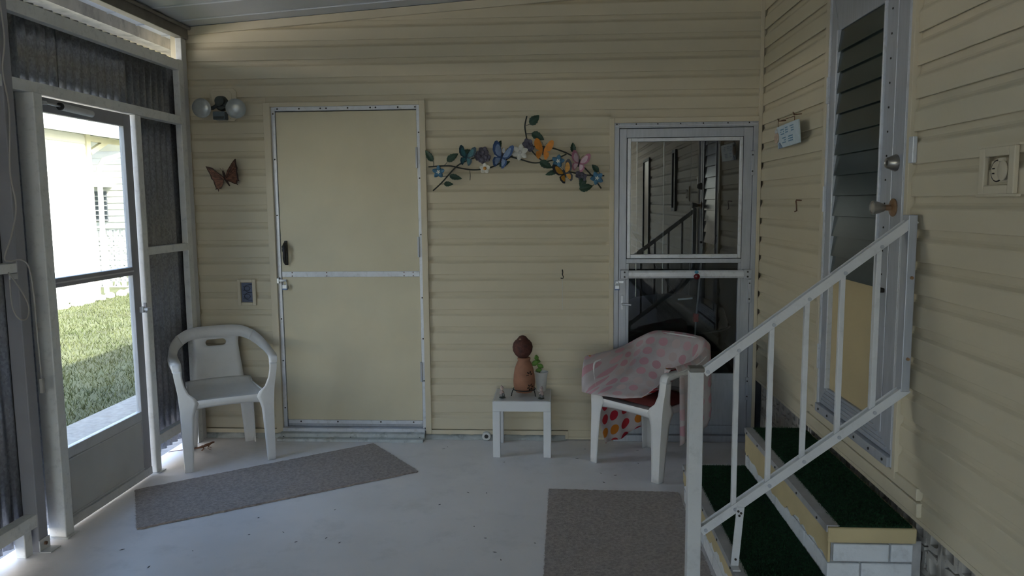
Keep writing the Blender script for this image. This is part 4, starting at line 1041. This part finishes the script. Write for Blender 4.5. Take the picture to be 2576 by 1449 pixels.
def leaf(x0, y0, x1, y1, wd, d=.016):
    a = aw(x0, y0, d); c = aw(x1, y1, d); ax = c-a; L = ax.length; ax.normalize(); pr = Vector((0, -1, 0)).cross(ax).normalized(); w_ = wd*AS
    m = MB()
    def fn(u, v):
        s = math.sin(PI*u**.8)**.75*(1-.25*u) if 0 < u < 1 else 0; off = (v-.5)*2
        rag = 1 + .08*math.sin(u*28)*abs(off)
        return a + ax*(L*u) + pr*(off*w_*s*rag) + Vector((0, -1, 0))*(.010*abs(off)*s + .008*math.sin(PI*u))
    m.grid(fn, 10, 6); m.build('leaf', 'leaf_metal', art, smooth=180, solid=.0012)
for q in ((185, 705, 85, 555, 48), (370, 705, 525, 605, 52), (1040, 560, 1100, 440, 42), (1480, 240, 1605, 120, 62), (1505, 350, 1668, 440, 58), (400, 895, 570, 938, 42), (325, 1003, 452, 1008, 38), (2050, 612, 2045, 480, 40), (2380, 870, 2298, 770, 42),
          (1610, 720, 1770, 810, 58), (1840, 850, 1680, 900, 36), (2200, 940, 2140, 1070, 52), (2130, 1090, 2310, 1050, 60), (1070, 780, 1215, 715, 40), (590, 600, 720, 570, 40)): leaf(*q)
def flower(x, y, n, rad, mt, cm, petal_w=.42, rot=0.0, d=.024, star=False):
    c = aw(x, y, d); r = rad*AS
    cen = MB().ell(c + Vector((0, -.008, 0)), .011 if not star else .006, .006, .011 if not star else .006, 10, 6).build('flower', cm, art, smooth=180)
    for k in range(n):
        t = rot + 2*PI*k/n; ax = Vector((math.cos(t), 0, math.sin(t))); pr = Vector((-math.sin(t), 0, math.cos(t)))
        def fn(u, v):
            s = math.sin(PI*(.08+.92*u)**.9)**.6 if u < 1 else 0
            return c + ax*(r*u) + pr*((v-.5)*2*r*petal_w*s) + Vector((0, -1, 0))*(.014*u*u - .004*abs(2*v-1))
        MB().grid(fn, 7, 4).build('petal', mt, cen, smooth=180, solid=.0012)
    if star:
        for k in range(5):
            t = rot + .6 + 2*PI*k/5; MB().bar(c + Vector((0, -.010, 0)), c + Vector((math.cos(t)*.3*r, -.013, math.sin(t)*.3*r)), .006, .004, (0, 1, 0)).build('star_point', 'fl_white', cen)
flower(258, 845, 5, 88, 'fl_blue', 'fl_white', .36, .3, star=True); flower(1850, 722, 5, 90, 'fl_blue', 'fl_white', .36, .1, star=True); flower(2362, 950, 5, 92, 'fl_blue', 'fl_white', .36, .7, star=True)
flower(1350, 600, 6, 112, 'fl_white', 'fl_white', .33, .35); flower(880, 805, 5, 75, 'fl_white', 'fl_center', .48, .3)
for (x, y, r_) in ((860, 590, 78), (800, 640, 70), (900, 660, 66), (850, 690, 60), (1450, 490, 75), (1480, 540, 60), (2170, 930, 66), (2130, 900, 58)): flower(x, y, 5, r_, 'fl_purple', 'fl_purple', .5, x*.01, d=.018)
def butterfly(x, y, sc, rot, m1, m2, m3, d=.034, fold=(.5, .5)):
    c = aw(x, y, d); s = sc*AS*1.08
    bo = MB(); up_ = Vector((math.sin(rot), 0, math.cos(rot))); sd = Vector((math.cos(rot), 0, -math.sin(rot))); nn = Vector((0, -1, 0))
    bo.tube([c - up_*.34*s, c, c + up_*.28*s, c + up_*.40*s], [.003, .0048, .0048, .003], 8)
    body = bo.build('butterfly', m3, art, smooth=60)
    upper = [(0.04, .14), (.22, .58), (.50, .98), (.76, 1.10), (.92, 1.00), (.97, .70), (.90, .36), (.68, .08), (.30, -.04), (.05, -.04)]
    lower = [(.05, 0), (.35, -.02), (.62, -.10), (.66, -.38), (.50, -.70), (.30, -.78), (.16, -.50), (.05, -.15)]
    for sg, fo in ((-1, fold[0]), (1, fold[1])):
        for nm, pl in (('upper_wing', upper), ('lower_wing', lower)):
            def put(u, v, h): return c + sd*(sg*u*s*math.cos(fo)) + up_*(v*s) + nn*(u*s*math.sin(fo) + h)
            w1 = MB().prism(pl, 0, .0015, put).build(nm, m1, body)
            mu = sum(p[0] for p in pl)/len(pl); mv = sum(p[1] for p in pl)/len(pl); inner = [(mu*.82 + (p[0]-mu)*.66, mv*.9 + (p[1]-mv)*.70) for p in pl]
            MB().prism(inner, .0016, .0026, put).build('wing_patch', m2, body)
    for sg in (-1, 1):
        MB().tube([c + up_*.38*s, c + up_*.62*s + sd*(.10*sg*s), c + up_*.80*s + sd*(.24*sg*s)], .0009, 5).build('antenna', 'stem_metal', body)
butterfly(635, 660, 128, .15, 'bf_tealdark', 'bf_teal', 'bf_tealdark', fold=(.75, .35)); butterfly(1105, 670, 165, .30, 'bf_blue', 'bf_bluelight', 'bf_dark', fold=(.55, .70))
for sg, dx, dy in ((0, 1030, 640), (1, 1140, 590)):
    c = aw(dx, dy, .052 + .01*sg); MB().prism([(-.006, -.012), (.008, -.006), (.004, .022), (-.010, .014)], 0, .0012, lambda u, v, h: c + Vector((u, -h, v))).build('wing_mark', 'bf_pale', art)
butterfly(1655, 590, 132, .16, 'bf_orange', 'bf_orange', 'bf_dark', fold=(.25, .45)); butterfly(2125, 755, 130, .25, 'bf_pink', 'bf_pinklight', 'bf_dark', fold=(.45, .35)); butterfly(1940, 890, 142, -.35, 'bf_dark', 'bf_monarch', 'bf_dark', fold=(.5, .5))

# brown butterfly near the corner
bb = thing('wall_butterfly', (-2.12, YB, 1.62), 'brown metal butterfly with spread wings on the siding near the corner', 'wall art')
bc = Vector((-2.128, YB-.035, 1.715)); ba = Vector((-.30, 0, 1)).normalized()
MB().tube([bc + ba*-.045 + Vector((.012, 0, 0)), bc, bc + ba*.035, bc + ba*.055], [.004, .008, .008, .005], 10).build('body', 'bf_browndark', bb, smooth=60)
WR = [(.0, .0), (.020, .055), (.055, .100), (.078, .125), (.088, .128), (.090, .095), (.098, .070), (.094, .045), (.100, .022), (.102, -.004), (.108, -.014), (.094, -.012), (.090, -.028), (.098, -.040), (.086, -.034), (.072, -.032), (.050, -.022), (.010, -.008)]
WLf = [(.0, .010), (-.030, .040), (-.062, .072), (-.098, .082), (-.088, .055), (-.076, .028), (-.070, .002), (-.060, -.010), (-.056, -.030), (-.048, -.056), (-.050, -.068), (-.040, -.062), (-.034, -.082), (-.030, -.062), (-.018, -.060), (-.006, -.030)]
for nm, pl, tilt in (('wing', WR, -.55), ('wing', WLf, .35)):
    def put(u, v, h, tilt=tilt): return bc + Vector((u, -.020 - abs(u)*.45 - h if u < 0 else -.012 - u*.25 - h, v))
    wg = MB().prism(pl, 0, .0016, put).build(nm, 'bf_browndark', bb)
    mu = sum(p[0] for p in pl)/len(pl); mv = sum(p[1] for p in pl)/len(pl)
    MB().prism([(mu*.9 + (p[0]-mu)*.86, mv + (p[1]-mv)*.84) for p in pl], .0017, .0026, put).build('wing_face', 'bf_brown', wg)
    for k in range(5):
        q = pl[2+k]; MB().tube([put(mu*.1, mv*.1, .0032), put((q[0]*.6+mu*.15), q[1]*.6+mv*.1, .0032), put(q[0]*.88, q[1]*.88, .0032)], .0011, 5).build('vein', 'bf_browndark', wg)
for s_ in (-1, 1): MB().tube([bc + ba*.052, bc + ba*.075 + Vector((s_*.010, -.008, 0))], .001, 5).build('antenna', 'bf_browndark', bb)
MB().cyl((bc.x, YB-.038, bc.z), (bc.x, YB-.001, bc.z), .003, n=8).build('wall_pin', 'bf_browndark', bb)

# ================================================================== FLOODLIGHT
fl = thing('floodlight', (-2.165, YB-.02, 2.09), 'twin floodlight with two round lamps on a cream plate', 'floodlight')
def octp(cx, cz, hw, hh, c): return [(cx-hw+c, cz-hh), (cx+hw-c, cz-hh), (cx+hw, cz-hh+c), (cx+hw, cz+hh-c), (cx+hw-c, cz+hh), (cx-hw+c, cz+hh), (cx-hw, cz+hh-c), (cx-hw, cz-hh+c)]
YW = lambda u, v, h: (u, YB-h, v)
bpz = MB().prism(octp(-2.128, 2.188, .088, .103, .022), .0005, .014, YW).build('wall_plate', 'siding_trim', fl, bevel=.003)
MB().prism(octp(-2.135, 2.186, .066, .088, .016), .014, .022, YW).build('inner_plate', 'siding_trim', bpz, bevel=.003)
MB().lathe([(.044, .0), (.044, .018), (.036, .030), (.016, .034)], (-2.128, YB-.022, 2.190), 22, (0, -1, 0)).build('hub', 'lamp_body', fl, smooth=40)
MB().cyl((-2.128, YB-.03, 2.205), (-2.128, YB-.075, 2.205), .037, .030, 20).build('junction_cap', 'lamp_body', fl, smooth=40)
sn = MB().box(-2.172, -2.094, YB-.080, YB-.023, 2.088, 2.140).build('sensor', 'lamp_sensor', fl, bevel=.005)
MB().box(-2.166, -2.100, YB-.0835, YB-.080, 2.094, 2.108).build('sensor_window', 'lamp_body', sn)
for (cx, cz, dx, ax) in ((-2.226, 2.158, .045, (.02, -1, -.12)), (-2.008, 2.152, -.04, (.26, -1, -.15))):
    axv = Vector(ax).normalized(); cc = Vector((cx, YB-.105, cz))
    MB().tube([(-2.128, YB-.055, 2.192), (cx+dx, YB-.052, cz+.006), cc + axv*-.035], .012, 10).build('arm', 'lamp_body', fl, smooth=60)
    lp = MB().lathe([(.016, -.058), (.024, -.048), (.050, -.006), (.060, .004), (.061, .010), (.055, .014)], cc, 28, axv).build('lamp', 'lens_white', fl, smooth=40)
    MB().lathe([(.059, .008), (.057, .013), (.044, .019), (.022, .023), (.002, .024)], cc, 28, axv).build('lens', 'lens_white', lp, smooth=60)
    for rr in (.018, .032, .045): MB().tube([cc + axv*(.0235 - .0036*(rr/.02)**1.4*.8) + (axv.orthogonal().normalized()*math.cos(2*PI*i/24) + axv.cross(axv.orthogonal().normalized())*math.sin(2*PI*i/24))*rr for i in range(24)], .0016, 5, closed=True).build('lens_ring', 'lens_white', lp, smooth=60)

# ================================================================== SMALL WALL FITTINGS
vb = thing('outlet_box', (-2.033, YB, .89), 'cream wall box with a blue-grey socket cover left of the cream door', 'outlet')
for (x0, x1, z0, z1) in ((-2.095, -2.073, .892, 1.066), (-1.995, -1.972, .892, 1.066), (-2.073, -1.995, 1.044, 1.066), (-2.073, -1.995, .892, .912)): MB().box(x0, x1, YB-.017, YB-.0005, z0, z1).build('box_frame', 'siding_trim', vb, bevel=.003)
pp = MB().box(-2.070, -1.997, YB-.005, YB-.001, .914, 1.042).build('cover_plate', 'blue_plate', vb)
for zc in (1.004, .952):
    MB().tube([(-2.000 - .052*math.sin(PI*i/16)**.8, YB-.007, zc + .026*math.cos(PI*i/16)) for i in range(17)], .002, 5).build('socket_rim', 'blue_line', pp)
    MB().tube([(-2.060, YB-.007, zc-.012), (-2.02, YB-.007, zc-.012), (-2.012, YB-.007, zc), (-2.02, YB-.007, zc+.012), (-2.060, YB-.007, zc+.012)], .0018, 5).build('socket_slot', 'blue_line', pp)
ob = thing('outlet_box', (XR, 2.283, 1.555), 'cream recessed wall box with an open round socket cover on the house wall', 'outlet')
for (y0, y1, z0, z1) in ((2.194, 2.222, 1.556, 1.690), (2.343, 2.371, 1.556, 1.690), (2.222, 2.343, 1.664, 1.690), (2.222, 2.343, 1.556, 1.582)): MB().box(XR-.015, XR-.0005, y0, y1, z0, z1).build('box_frame', 'siding_trim', ob, bevel=.003)
MB().box(XR-.012, XR-.0005, 2.18, 2.385, 1.549, 1.556).build('box_flange', 'siding_trim', ob); MB().box(XR-.012, XR-.0005, 2.18, 2.385, 1.690, 1.697).build('box_flange', 'siding_trim', ob)
op = MB().box(XR-.006, XR-.002, 2.224, 2.320, 1.590, 1.652).build('socket_plate', 'siding_trim', ob, bevel=.001)
MB().lathe([(.028, 0), (.028, .004), (.023, .006)], (XR-.006, 2.285, 1.622), 24, (-1, 0, 0)).build('socket_face', 'siding_trim', op, smooth=40)
MB().tube([(XR-.008, 2.285+.030*math.cos(2*PI*i/24), 1.622+.030*math.sin(2*PI*i/24)) for i in range(24)], .0022, 5, closed=True).build('socket_groove', 'screw_dark', op)
for z in (1.615, 1.629): MB().box(XR-.0135, XR-.011, 2.292, 2.302, z-.002, z+.002).build('slot', 'black', op)
MB().lathe([(.028, 0), (.029, .003), (.024, .006)], (XR-.012, 2.250, 1.622), 24, (-1, .12, 0)).build('flip_cover', 'siding_trim', op, smooth=40)
MB().box(XR-.016, XR-.006, 2.245, 2.270, 1.648, 1.658).build('cover_hinge', 'siding_trim', op, bevel=.001)
# hook with chain
hk = thing('wall_hook', (.036, YB, .86), 'small dark hook with a thin hanging chain on the siding', 'hook')
MB().tube([(.036, YB+.004, 1.118), (.036, YB-.018, 1.118), (.038, YB-.026, 1.105), (.036, YB-.020, 1.09)], .0035, 8).build('eye', 'iron', hk, smooth=60)
MB().tube([(.036, YB-.018, 1.09), (.042, YB-.022, 1.075), (.040, YB-.024, 1.066), (.030, YB-.024, 1.066), (.024, YB-.024, 1.068)], .0028, 8).build('bent_hook', 'iron', hk, smooth=60)
for i in range(24):
    z = 1.060 - i*.0083; MB().tube([(.036 + (.0016*math.cos(t*PI/3) if i % 2 else 0), YB-.020 + (0 if i % 2 else .0016*math.cos(t*PI/3)), z + .0042*math.sin(t*PI/3)) for t in range(6)], .0007, 4, closed=True).build('chain_link', 'steel', hk)
nl = thing('rusty_hook', (XR, 4.088, 1.49), 'small rusty double-ended hook on the house wall below the hanging sign', 'hook')
MB().tube([(XR+.008, 4.088, 1.545), (XR-.020, 4.088, 1.547), (XR-.022, 4.082, 1.540), (XR-.018, 4.085, 1.52), (XR-.016, 4.085, 1.492), (XR-.026, 4.09, 1.487)], .0035, 8).build('bent_wire', 'rust', nl, smooth=60)
# hanging tile sign
sg_ = thing('hanging_sign', (XR, 4.27, 1.83), 'pale blue tile sign with faded blue lettering and a shell on the house wall', 'sign')
SO = Vector((XR-.030, 4.375, 1.832)); ey = Vector((-.02, -1, .01)).normalized(); ez = Vector((-.10, -.02, 1)).normalized(); en = Vector((-1, 0, -.1)).normalized()
SWd, SHt = .40, .118
def sp_(u, v, h): return SO + ey*u + ez*v + en*h
MB().prism([(0, 0), (SWd, 0), (SWd, SHt), (0, SHt)], 0, .010, sp_).build('tile', 'sign_white', sg_, bevel=.002)
random.seed(3)
for (u0, v0, n) in ((.075, .068, 4), (.165, .072, 3), (.255, .072, 4), (.10, .022, 4), (.215, .022, 5)):
    for r_ in range(3):
        for k in range(n):
            u = u0 + k*.017; v = v0 + r_*.012
            if random.random() < .15: continue
            MB().prism([(u, v), (u+.012, v), (u+.012, v+.006), (u, v+.006)], .0101, .0108, sp_).build('lettering', 'sign_blue', sg_)
MB().ell(sp_(.005, .060, .014), .012, .034, .030).build('shell', 'shell', sg_, smooth=180)
MB().ell(sp_(.010, .095, .014), .009, .014, .013).build('shell_top', 'pvc', sg_, smooth=180)
MB().prism([(.03, .0), (.10, .0), (.05, .03), (.03, .025)], .0102, .014, sp_).build('wave', 'bf_bluelight', sg_)
MB().tube([sp_(.02, SHt, .006), sp_(.02, SHt+.030, .004), sp_(.33, SHt+.022, .004), sp_(.33, SHt, .006)], .002, 6).build('hanger_wire', 'rust', sg_, smooth=60)
for u in (.03, .32): MB().tube([sp_(u, SHt+.03, -.035), sp_(u, SHt+.03, .004), sp_(u+.008, SHt+.042, .010), sp_(u+.016, SHt+.034, .006)], .003, 6).build('hook', 'rust', sg_, smooth=60)
# pvc stub in the curb
pv = thing('pipe_stub', (-.463, YB-.04, .0), 'white plastic pipe stub at the foot of the siding', 'pipe')
MB().lathe([(.028, 0), (.028, .028), (.026, .030), (.014, .030), (.013, .004)], (-.463, YB-.015, .0295), 22, (0, -1, 0)).build('collar', 'pvc', pv, smooth=40)
MB().cyl((-.463, YB-.0185, .0295), (-.463, YB-.040, .0295), .013, n=16).build('bore', 'black', pv)

# ================================================================== CORD ON THE LEFT POST
cdg = thing('power_cord', (-2.32, 3.2, .8), 'thin white cord hanging in a loop beside the screen door post', 'cord')
def cordpts(L): return [c for c, h in smooth_path([(p, (0, 0, 0)) for p in L], 8)]
MB().tube(cordpts([(-2.315, 3.155, 2.44), (-2.316, 3.170, 2.25), (-2.316, 3.145, 2.12), (-2.316, 3.165, 1.95), (-2.316, 3.140, 1.70), (-2.316, 3.160, 1.55), (-2.318, 3.118, 1.42), (-2.318, 3.070, 1.335), (-2.318, 3.10, 1.318), (-2.314, 3.16, 1.320), (-2.308, 3.20, 1.28), (-2.305, 3.212, 1.15), (-2.305, 3.215, .95), (-2.306, 3.222, .78)]), .0035, 7).build('cord', 'cord', cdg, smooth=60)
MB().tube(cordpts([(-2.318, 3.085, 1.27), (-2.316, 3.14, 1.20), (-2.312, 3.182, 1.12), (-2.312, 3.170, 1.065), (-2.314, 3.125, 1.065), (-2.316, 3.09, 1.12), (-2.318, 3.088, 1.24)]), .003, 7).build('loop', 'cord', cdg, smooth=60)
MB().box(-2.313, -2.298, 3.212, 3.232, .715, .782).build('end_plug', 'cord', cdg, bevel=.003)
MB().box(-2.333, -2.326, 3.105, 3.150, 1.238, 1.262).build('clip', 'alu_white', cdg)

# ================================================================== LIZARD
lz = thing('lizard', (-2.262, 4.60, 0), 'small brown lizard with a raised head and long tail near the corner', 'lizard', rz=R(20))
def lizard():
    me = bpy.data.meshes.new('lizard_body'); V_ = []; E_ = []; Rr = []
    def ch_(pts, start=None):
        last = start
        for p, r in pts:
            V_.append(p); Rr.append(r); k = len(V_)-1
            if last is not None: E_.append((last, k))
            last = k
        return last
    hips = ch_([((0, 0, .018), .008)])
    sh = ch_([((.018, 0, .024), .0095), ((.040, 0, .031), .0085)], hips); hd_ = ch_([((.052, 0, .036), .0065), ((.064, 0, .041), .0068), ((.076, 0, .042), .0035)], sh)
    ch_([((-.02, 0, .014), .006), ((-.05, .004, .010), .0045), ((-.09, .01, .007), .0035), ((-.14, .012, .005), .0025), ((-.20, .0, .004), .0018)], hips)
    for q in (-1, 1):
        ch_([((.038, q*.013, .020), .003), ((.034, q*.020, .010), .0024), ((.046, q*.022, .003), .002), ((.054, q*.024, .002), .0012)], sh)
        ch_([((.006, q*.016, .016), .004), ((.014, q*.024, .010), .0028), ((-.004, q*.026, .003), .0022), ((.008, q*.030, .002), .0012)], hips)
    me.from_pydata(V_, E_, []); o = bpy.data.objects.new('body', me); COL.objects.link(o); o.parent = lz
    me.materials.append(MATS['lizard'])
    md = o.modifiers.new('skin', 'SKIN'); sv = me.skin_vertices[0].data
    for i, r in enumerate(Rr): sv[i].radius = (r, r)
    sv[0].use_root = True
    md.use_smooth_shade = True
    s2 = o.modifiers.new('sub', 'SUBSURF'); s2.levels = 2; s2.render_levels = 2
    for q in (-1, 1): MB().ell((.066, q*.0058, .0435), .0018, .0014, .0018, 8, 6).build('eye', 'black', o, local=True, smooth=180)
lizard()

# ================================================================== OUTSIDE
gd = MB().box(-40, 12, -25, 60, -.30, -.115).build('ground', 'lawn_soil'); tag(gd, 'lawn ground beyond the screen door', 'ground', kind='structure')
cs = MB().box(-3.60, -2.461, -9, 14, -.20, -.055).build('path', 'concrete'); tag(cs, 'grey concrete strip along the outside of the porch', 'path', kind='structure')
bm = MB(); random.seed(11)
for i in range(85000):
    y = 3.5 + 15*random.random()**1.25; x = -3.60 - 4.85*random.random()
    h = random.uniform(.02, .055); a = random.uniform(0, 2*PI); wd = random.uniform(.003, .006); lx, ly = random.uniform(-.035, .035), random.uniform(-.035, .035)
    bm.v += [(x-math.cos(a)*wd, y-math.sin(a)*wd, -.117), (x+math.cos(a)*wd, y+math.sin(a)*wd, -.117), (x+lx, y+ly, -.115+h)]; k = len(bm.v); bm.f.append((k-3, k-2, k-1))
gs = bm.build('grass', 'grass_blade', fix=False); tag(gs, 'short green lawn grass outside the screen door', 'grass', kind='stuff')

# neighbouring house
NX = -8.5
nb = thing('neighbour_house', (NX-2, 8, -.115), 'white sided neighbour house seen through the screen door', 'house')
MB().box(NX-5, NX-.02, -12, 13.6, -.115, 2.86).build('core', 'nb_siding', nb)
for k in range(19):
    z = -.10 + k*.155; m = MB(); pr = [(0, 0), (.018, 0), (.018, .10), (.004, .155), (0, .155)]
    vs = [(NX-.018+d, -12, z+q) for d, q in pr] + [(NX-.018+d, 13.55, z+q) for d, q in pr]; n = 5
    m.add(vs, [(i, (i+1) % n, n+(i+1) % n, n+i) for i in range(n)] + [(4, 3, 2, 1, 0), (5, 6, 7, 8, 9)]).build('siding_plank', 'nb_siding', nb)
MB().box(NX-.02, NX+.03, 13.50, 13.62, -.115, 2.86).build('corner_board', 'nb_cream', nb)
MB().box(NX-5, NX+.45, -12, 17.6, 2.865, 2.90).build('soffit', 'nb_white', nb)
MB().box(NX+.42, NX+.52, -12, 17.6, 2.80, 3.12).build('fascia', 'nb_white', nb, bevel=.01)
m = MB(); m.add([(NX+.5, -12, 3.1), (NX+.5, 17.6, 3.1), (NX-3, 17.6, 3.9), (NX-3, -12, 3.9), (NX-6.5, 17.6, 3.1), (NX-6.5, -12, 3.1)], [(0, 1, 2, 3), (3, 2, 4, 5), (0, 3, 5), (1, 4, 2), (0, 5, 4, 1)]); m.build('roof', 'nb_roof', nb)
MB().tube([(NX+.47, 14.35, 2.80), (NX+.47, 14.30, 2.66), (NX+.35, 14.15, 2.55), (NX+.12, 13.82, 2.42), (NX+.08, 13.74, 2.28), (NX+.08, 13.72, 1.2), (NX+.08, 13.72, -.05)], .045, 10).build('downspout', 'nb_white', nb, smooth=60)
MB().bar((NX-.05, 13.7, 2.55), (NX-.05, 14.35, 2.84), .07, .09).build('roof_brace', 'nb_cream', nb); MB().bar((NX-.05, 13.6, 2.80), (NX-.05, 17.5, 2.80), .08, .10).build('porch_beam', 'nb_cream', nb)
# second house further back
n2 = thing('far_house', (-13, 20, -.115), 'white house with a louvered window far behind the lawn', 'house')
MB().box(-16, -10.75, 18.72, 28, -.115, 3.4).build('core', 'nb_siding', n2)
for k in range(22):
    z = -.10 + k*.16; m = MB(); pr = [(0, 0), (.018, 0), (.018, .10), (.004, .16), (0, .16)]; n = 5
    vs = [(-16, 18.72-d, z+q) for d, q in pr] + [(-10.72, 18.72-d, z+q) for d, q in pr]
    m.add(vs, [(i, (i+1) % n, n+(i+1) % n, n+i) for i in range(n)] + [(4, 3, 2, 1, 0), (5, 6, 7, 8, 9)]).build('siding_plank', 'nb_siding', n2)
    m = MB(); vs = [(-10.75+d, 18.70, z+q) for d, q in pr] + [(-10.75+d, 28, z+q) for d, q in pr]
    m.add(vs, [(i, (i+1) % n, n+(i+1) % n, n+i) for i in range(n)] + [(4, 3, 2, 1, 0), (5, 6, 7, 8, 9)]).build('siding_plank', 'nb_siding', n2)
wn = MB().box(-11.75, -11.30, 18.66, 18.70, 1.20, 1.95).build('window', 'nb_dark', n2)
for i in range(6): MB().box(-11.75, -11.30, 18.645, 18.66, 1.22+i*.12, 1.24+i*.12).build('louver', 'nb_siding', wn)
MB().box(-11.85, -11.15, 18.1, 18.70, 2.05, 2.10).build('awning', 'nb_white', n2)
m = MB(); m.add([(-16.5, 18.2, 3.35), (-10.2, 18.2, 3.35), (-10.2, 29, 3.35), (-16.5, 29, 3.35), (-13.3, 21, 4.3), (-13.3, 26, 4.3)], [(3, 2, 1, 0), (0, 1, 4), (1, 2, 5, 4), (2, 3, 5), (3, 0, 4, 5)]); m.build('roof', 'nb_roof', n2)
# pierced block screen at the neighbour's porch
bs = thing('block_screen', (-9.15, 15.3, -.115), 'white pierced block screen wall at the neighbour porch', 'wall')
mb = MB(); breeze_block(mb, 0, 0, .30, lambda u, v, h: (u, h, v), .09); first = None
for r_ in range(4):
    for k in range(3):
        lc = (-.48 + .305*k, 0, .002 + .305*r_)
        if first is None: first = mb.build('breeze_block', 'nb_white', bs, local=True); first.location = lc
        else: share(first, bs, lc)
MB().box(-8.69, -8.60, 15.27, 15.42, -.115, 1.12).build('end_post', 'nb_white', bs, bevel=.005)
MB().box(-9.64, -8.60, 15.26, 15.43, 1.12, 1.16).build('top_cap', 'nb_white', bs, bevel=.005)
mp_ = thing('utility_post', (-9.55, 17.0, -.115), 'grey utility pedestal beside the far block screen', 'post')
MB().cyl((-9.55, 17.0, -.115), (-9.55, 17.0, 1.2), .05, n=12).build('pole', 'alu_grey', mp_, smooth=40); MB().box(-9.67, -9.43, 16.9, 17.1, .55, 1.0).build('meter_box', 'alu_grey', mp_, bevel=.02)
random.seed(5)
for i in range(13):
    y = 11.3 + i*.37; x = NX + .36 - .012*i + random.uniform(-.05, .05); m = MB(); s_ = random.uniform(.08, .13)
    m.ell((x, y, -.085), s_*.9, s_*1.3, .075, 9, 6); m.v = [(a + random.uniform(-.012, .012), b_ + random.uniform(-.012, .012), c + random.uniform(-.008, .008)) for a, b_, c in m.v]
    o = m.build('edging_stone', 'stone', smooth=50)
    tag(o, 'pale rounded stone in the row edging the neighbour house', 'stone', 'stones edging the neighbour house')

# main house volume behind the siding (casts the shade on the lawn)
hm = MB().box(XR+.06, 5.2, -9.5, 8.5, .43, 3.1).build('house_body', 'nb_siding'); tag(hm, 'cream house body behind the side wall siding', 'house', kind='structure')
bk = thing('rear_shed', (-1, 6.5, 0), 'cream shed volume behind the back wall', 'shed', kind='structure')
MB().box(-2.44, -.06, YB+.065, 8.4, .0, 2.6).build('core', 'siding_trim', bk)
MB().box(-2.62, XR+.05, 5.62, 8.5, 2.62, 2.70).build('shed_roof', 'nb_roof', bk)

# ================================================================== FLOOR SPECKS
random.seed(31); m = MB()
for (x, y) in [(random.uniform(-2.0, .6), random.uniform(3.0, 4.7)) for i in range(30)] + [(.25, 4.25), (.33, 4.22), (.12, 4.5), (-.72, 4.66), (-.70, 4.70), (-1.0, 3.3), (-.4, 3.5), (-1.3, 3.4)]:
    if -2.35 < x < -.75 and y > 3.4 + .68*(x+2.0)-.05 and y < 4.75 + .68*(x+1.2): continue
    if -.08 < x < .66 and y < 4.0: continue
    a = random.uniform(0, PI); l = random.uniform(.004, .012); q = random.uniform(.0015, .003); c, d = math.cos(a), math.sin(a)
    m.prism([(-l, -q*.4), (0, -q), (l, 0), (0, q)], .0005, .0016, lambda u, v, h: (x + u*c - v*d, y + u*d + v*c, h))
o = m.build('leaf_litter', 'fig_dark'); tag(o, 'tiny dark bits of leaf litter scattered over the painted floor', 'litter', kind='stuff')
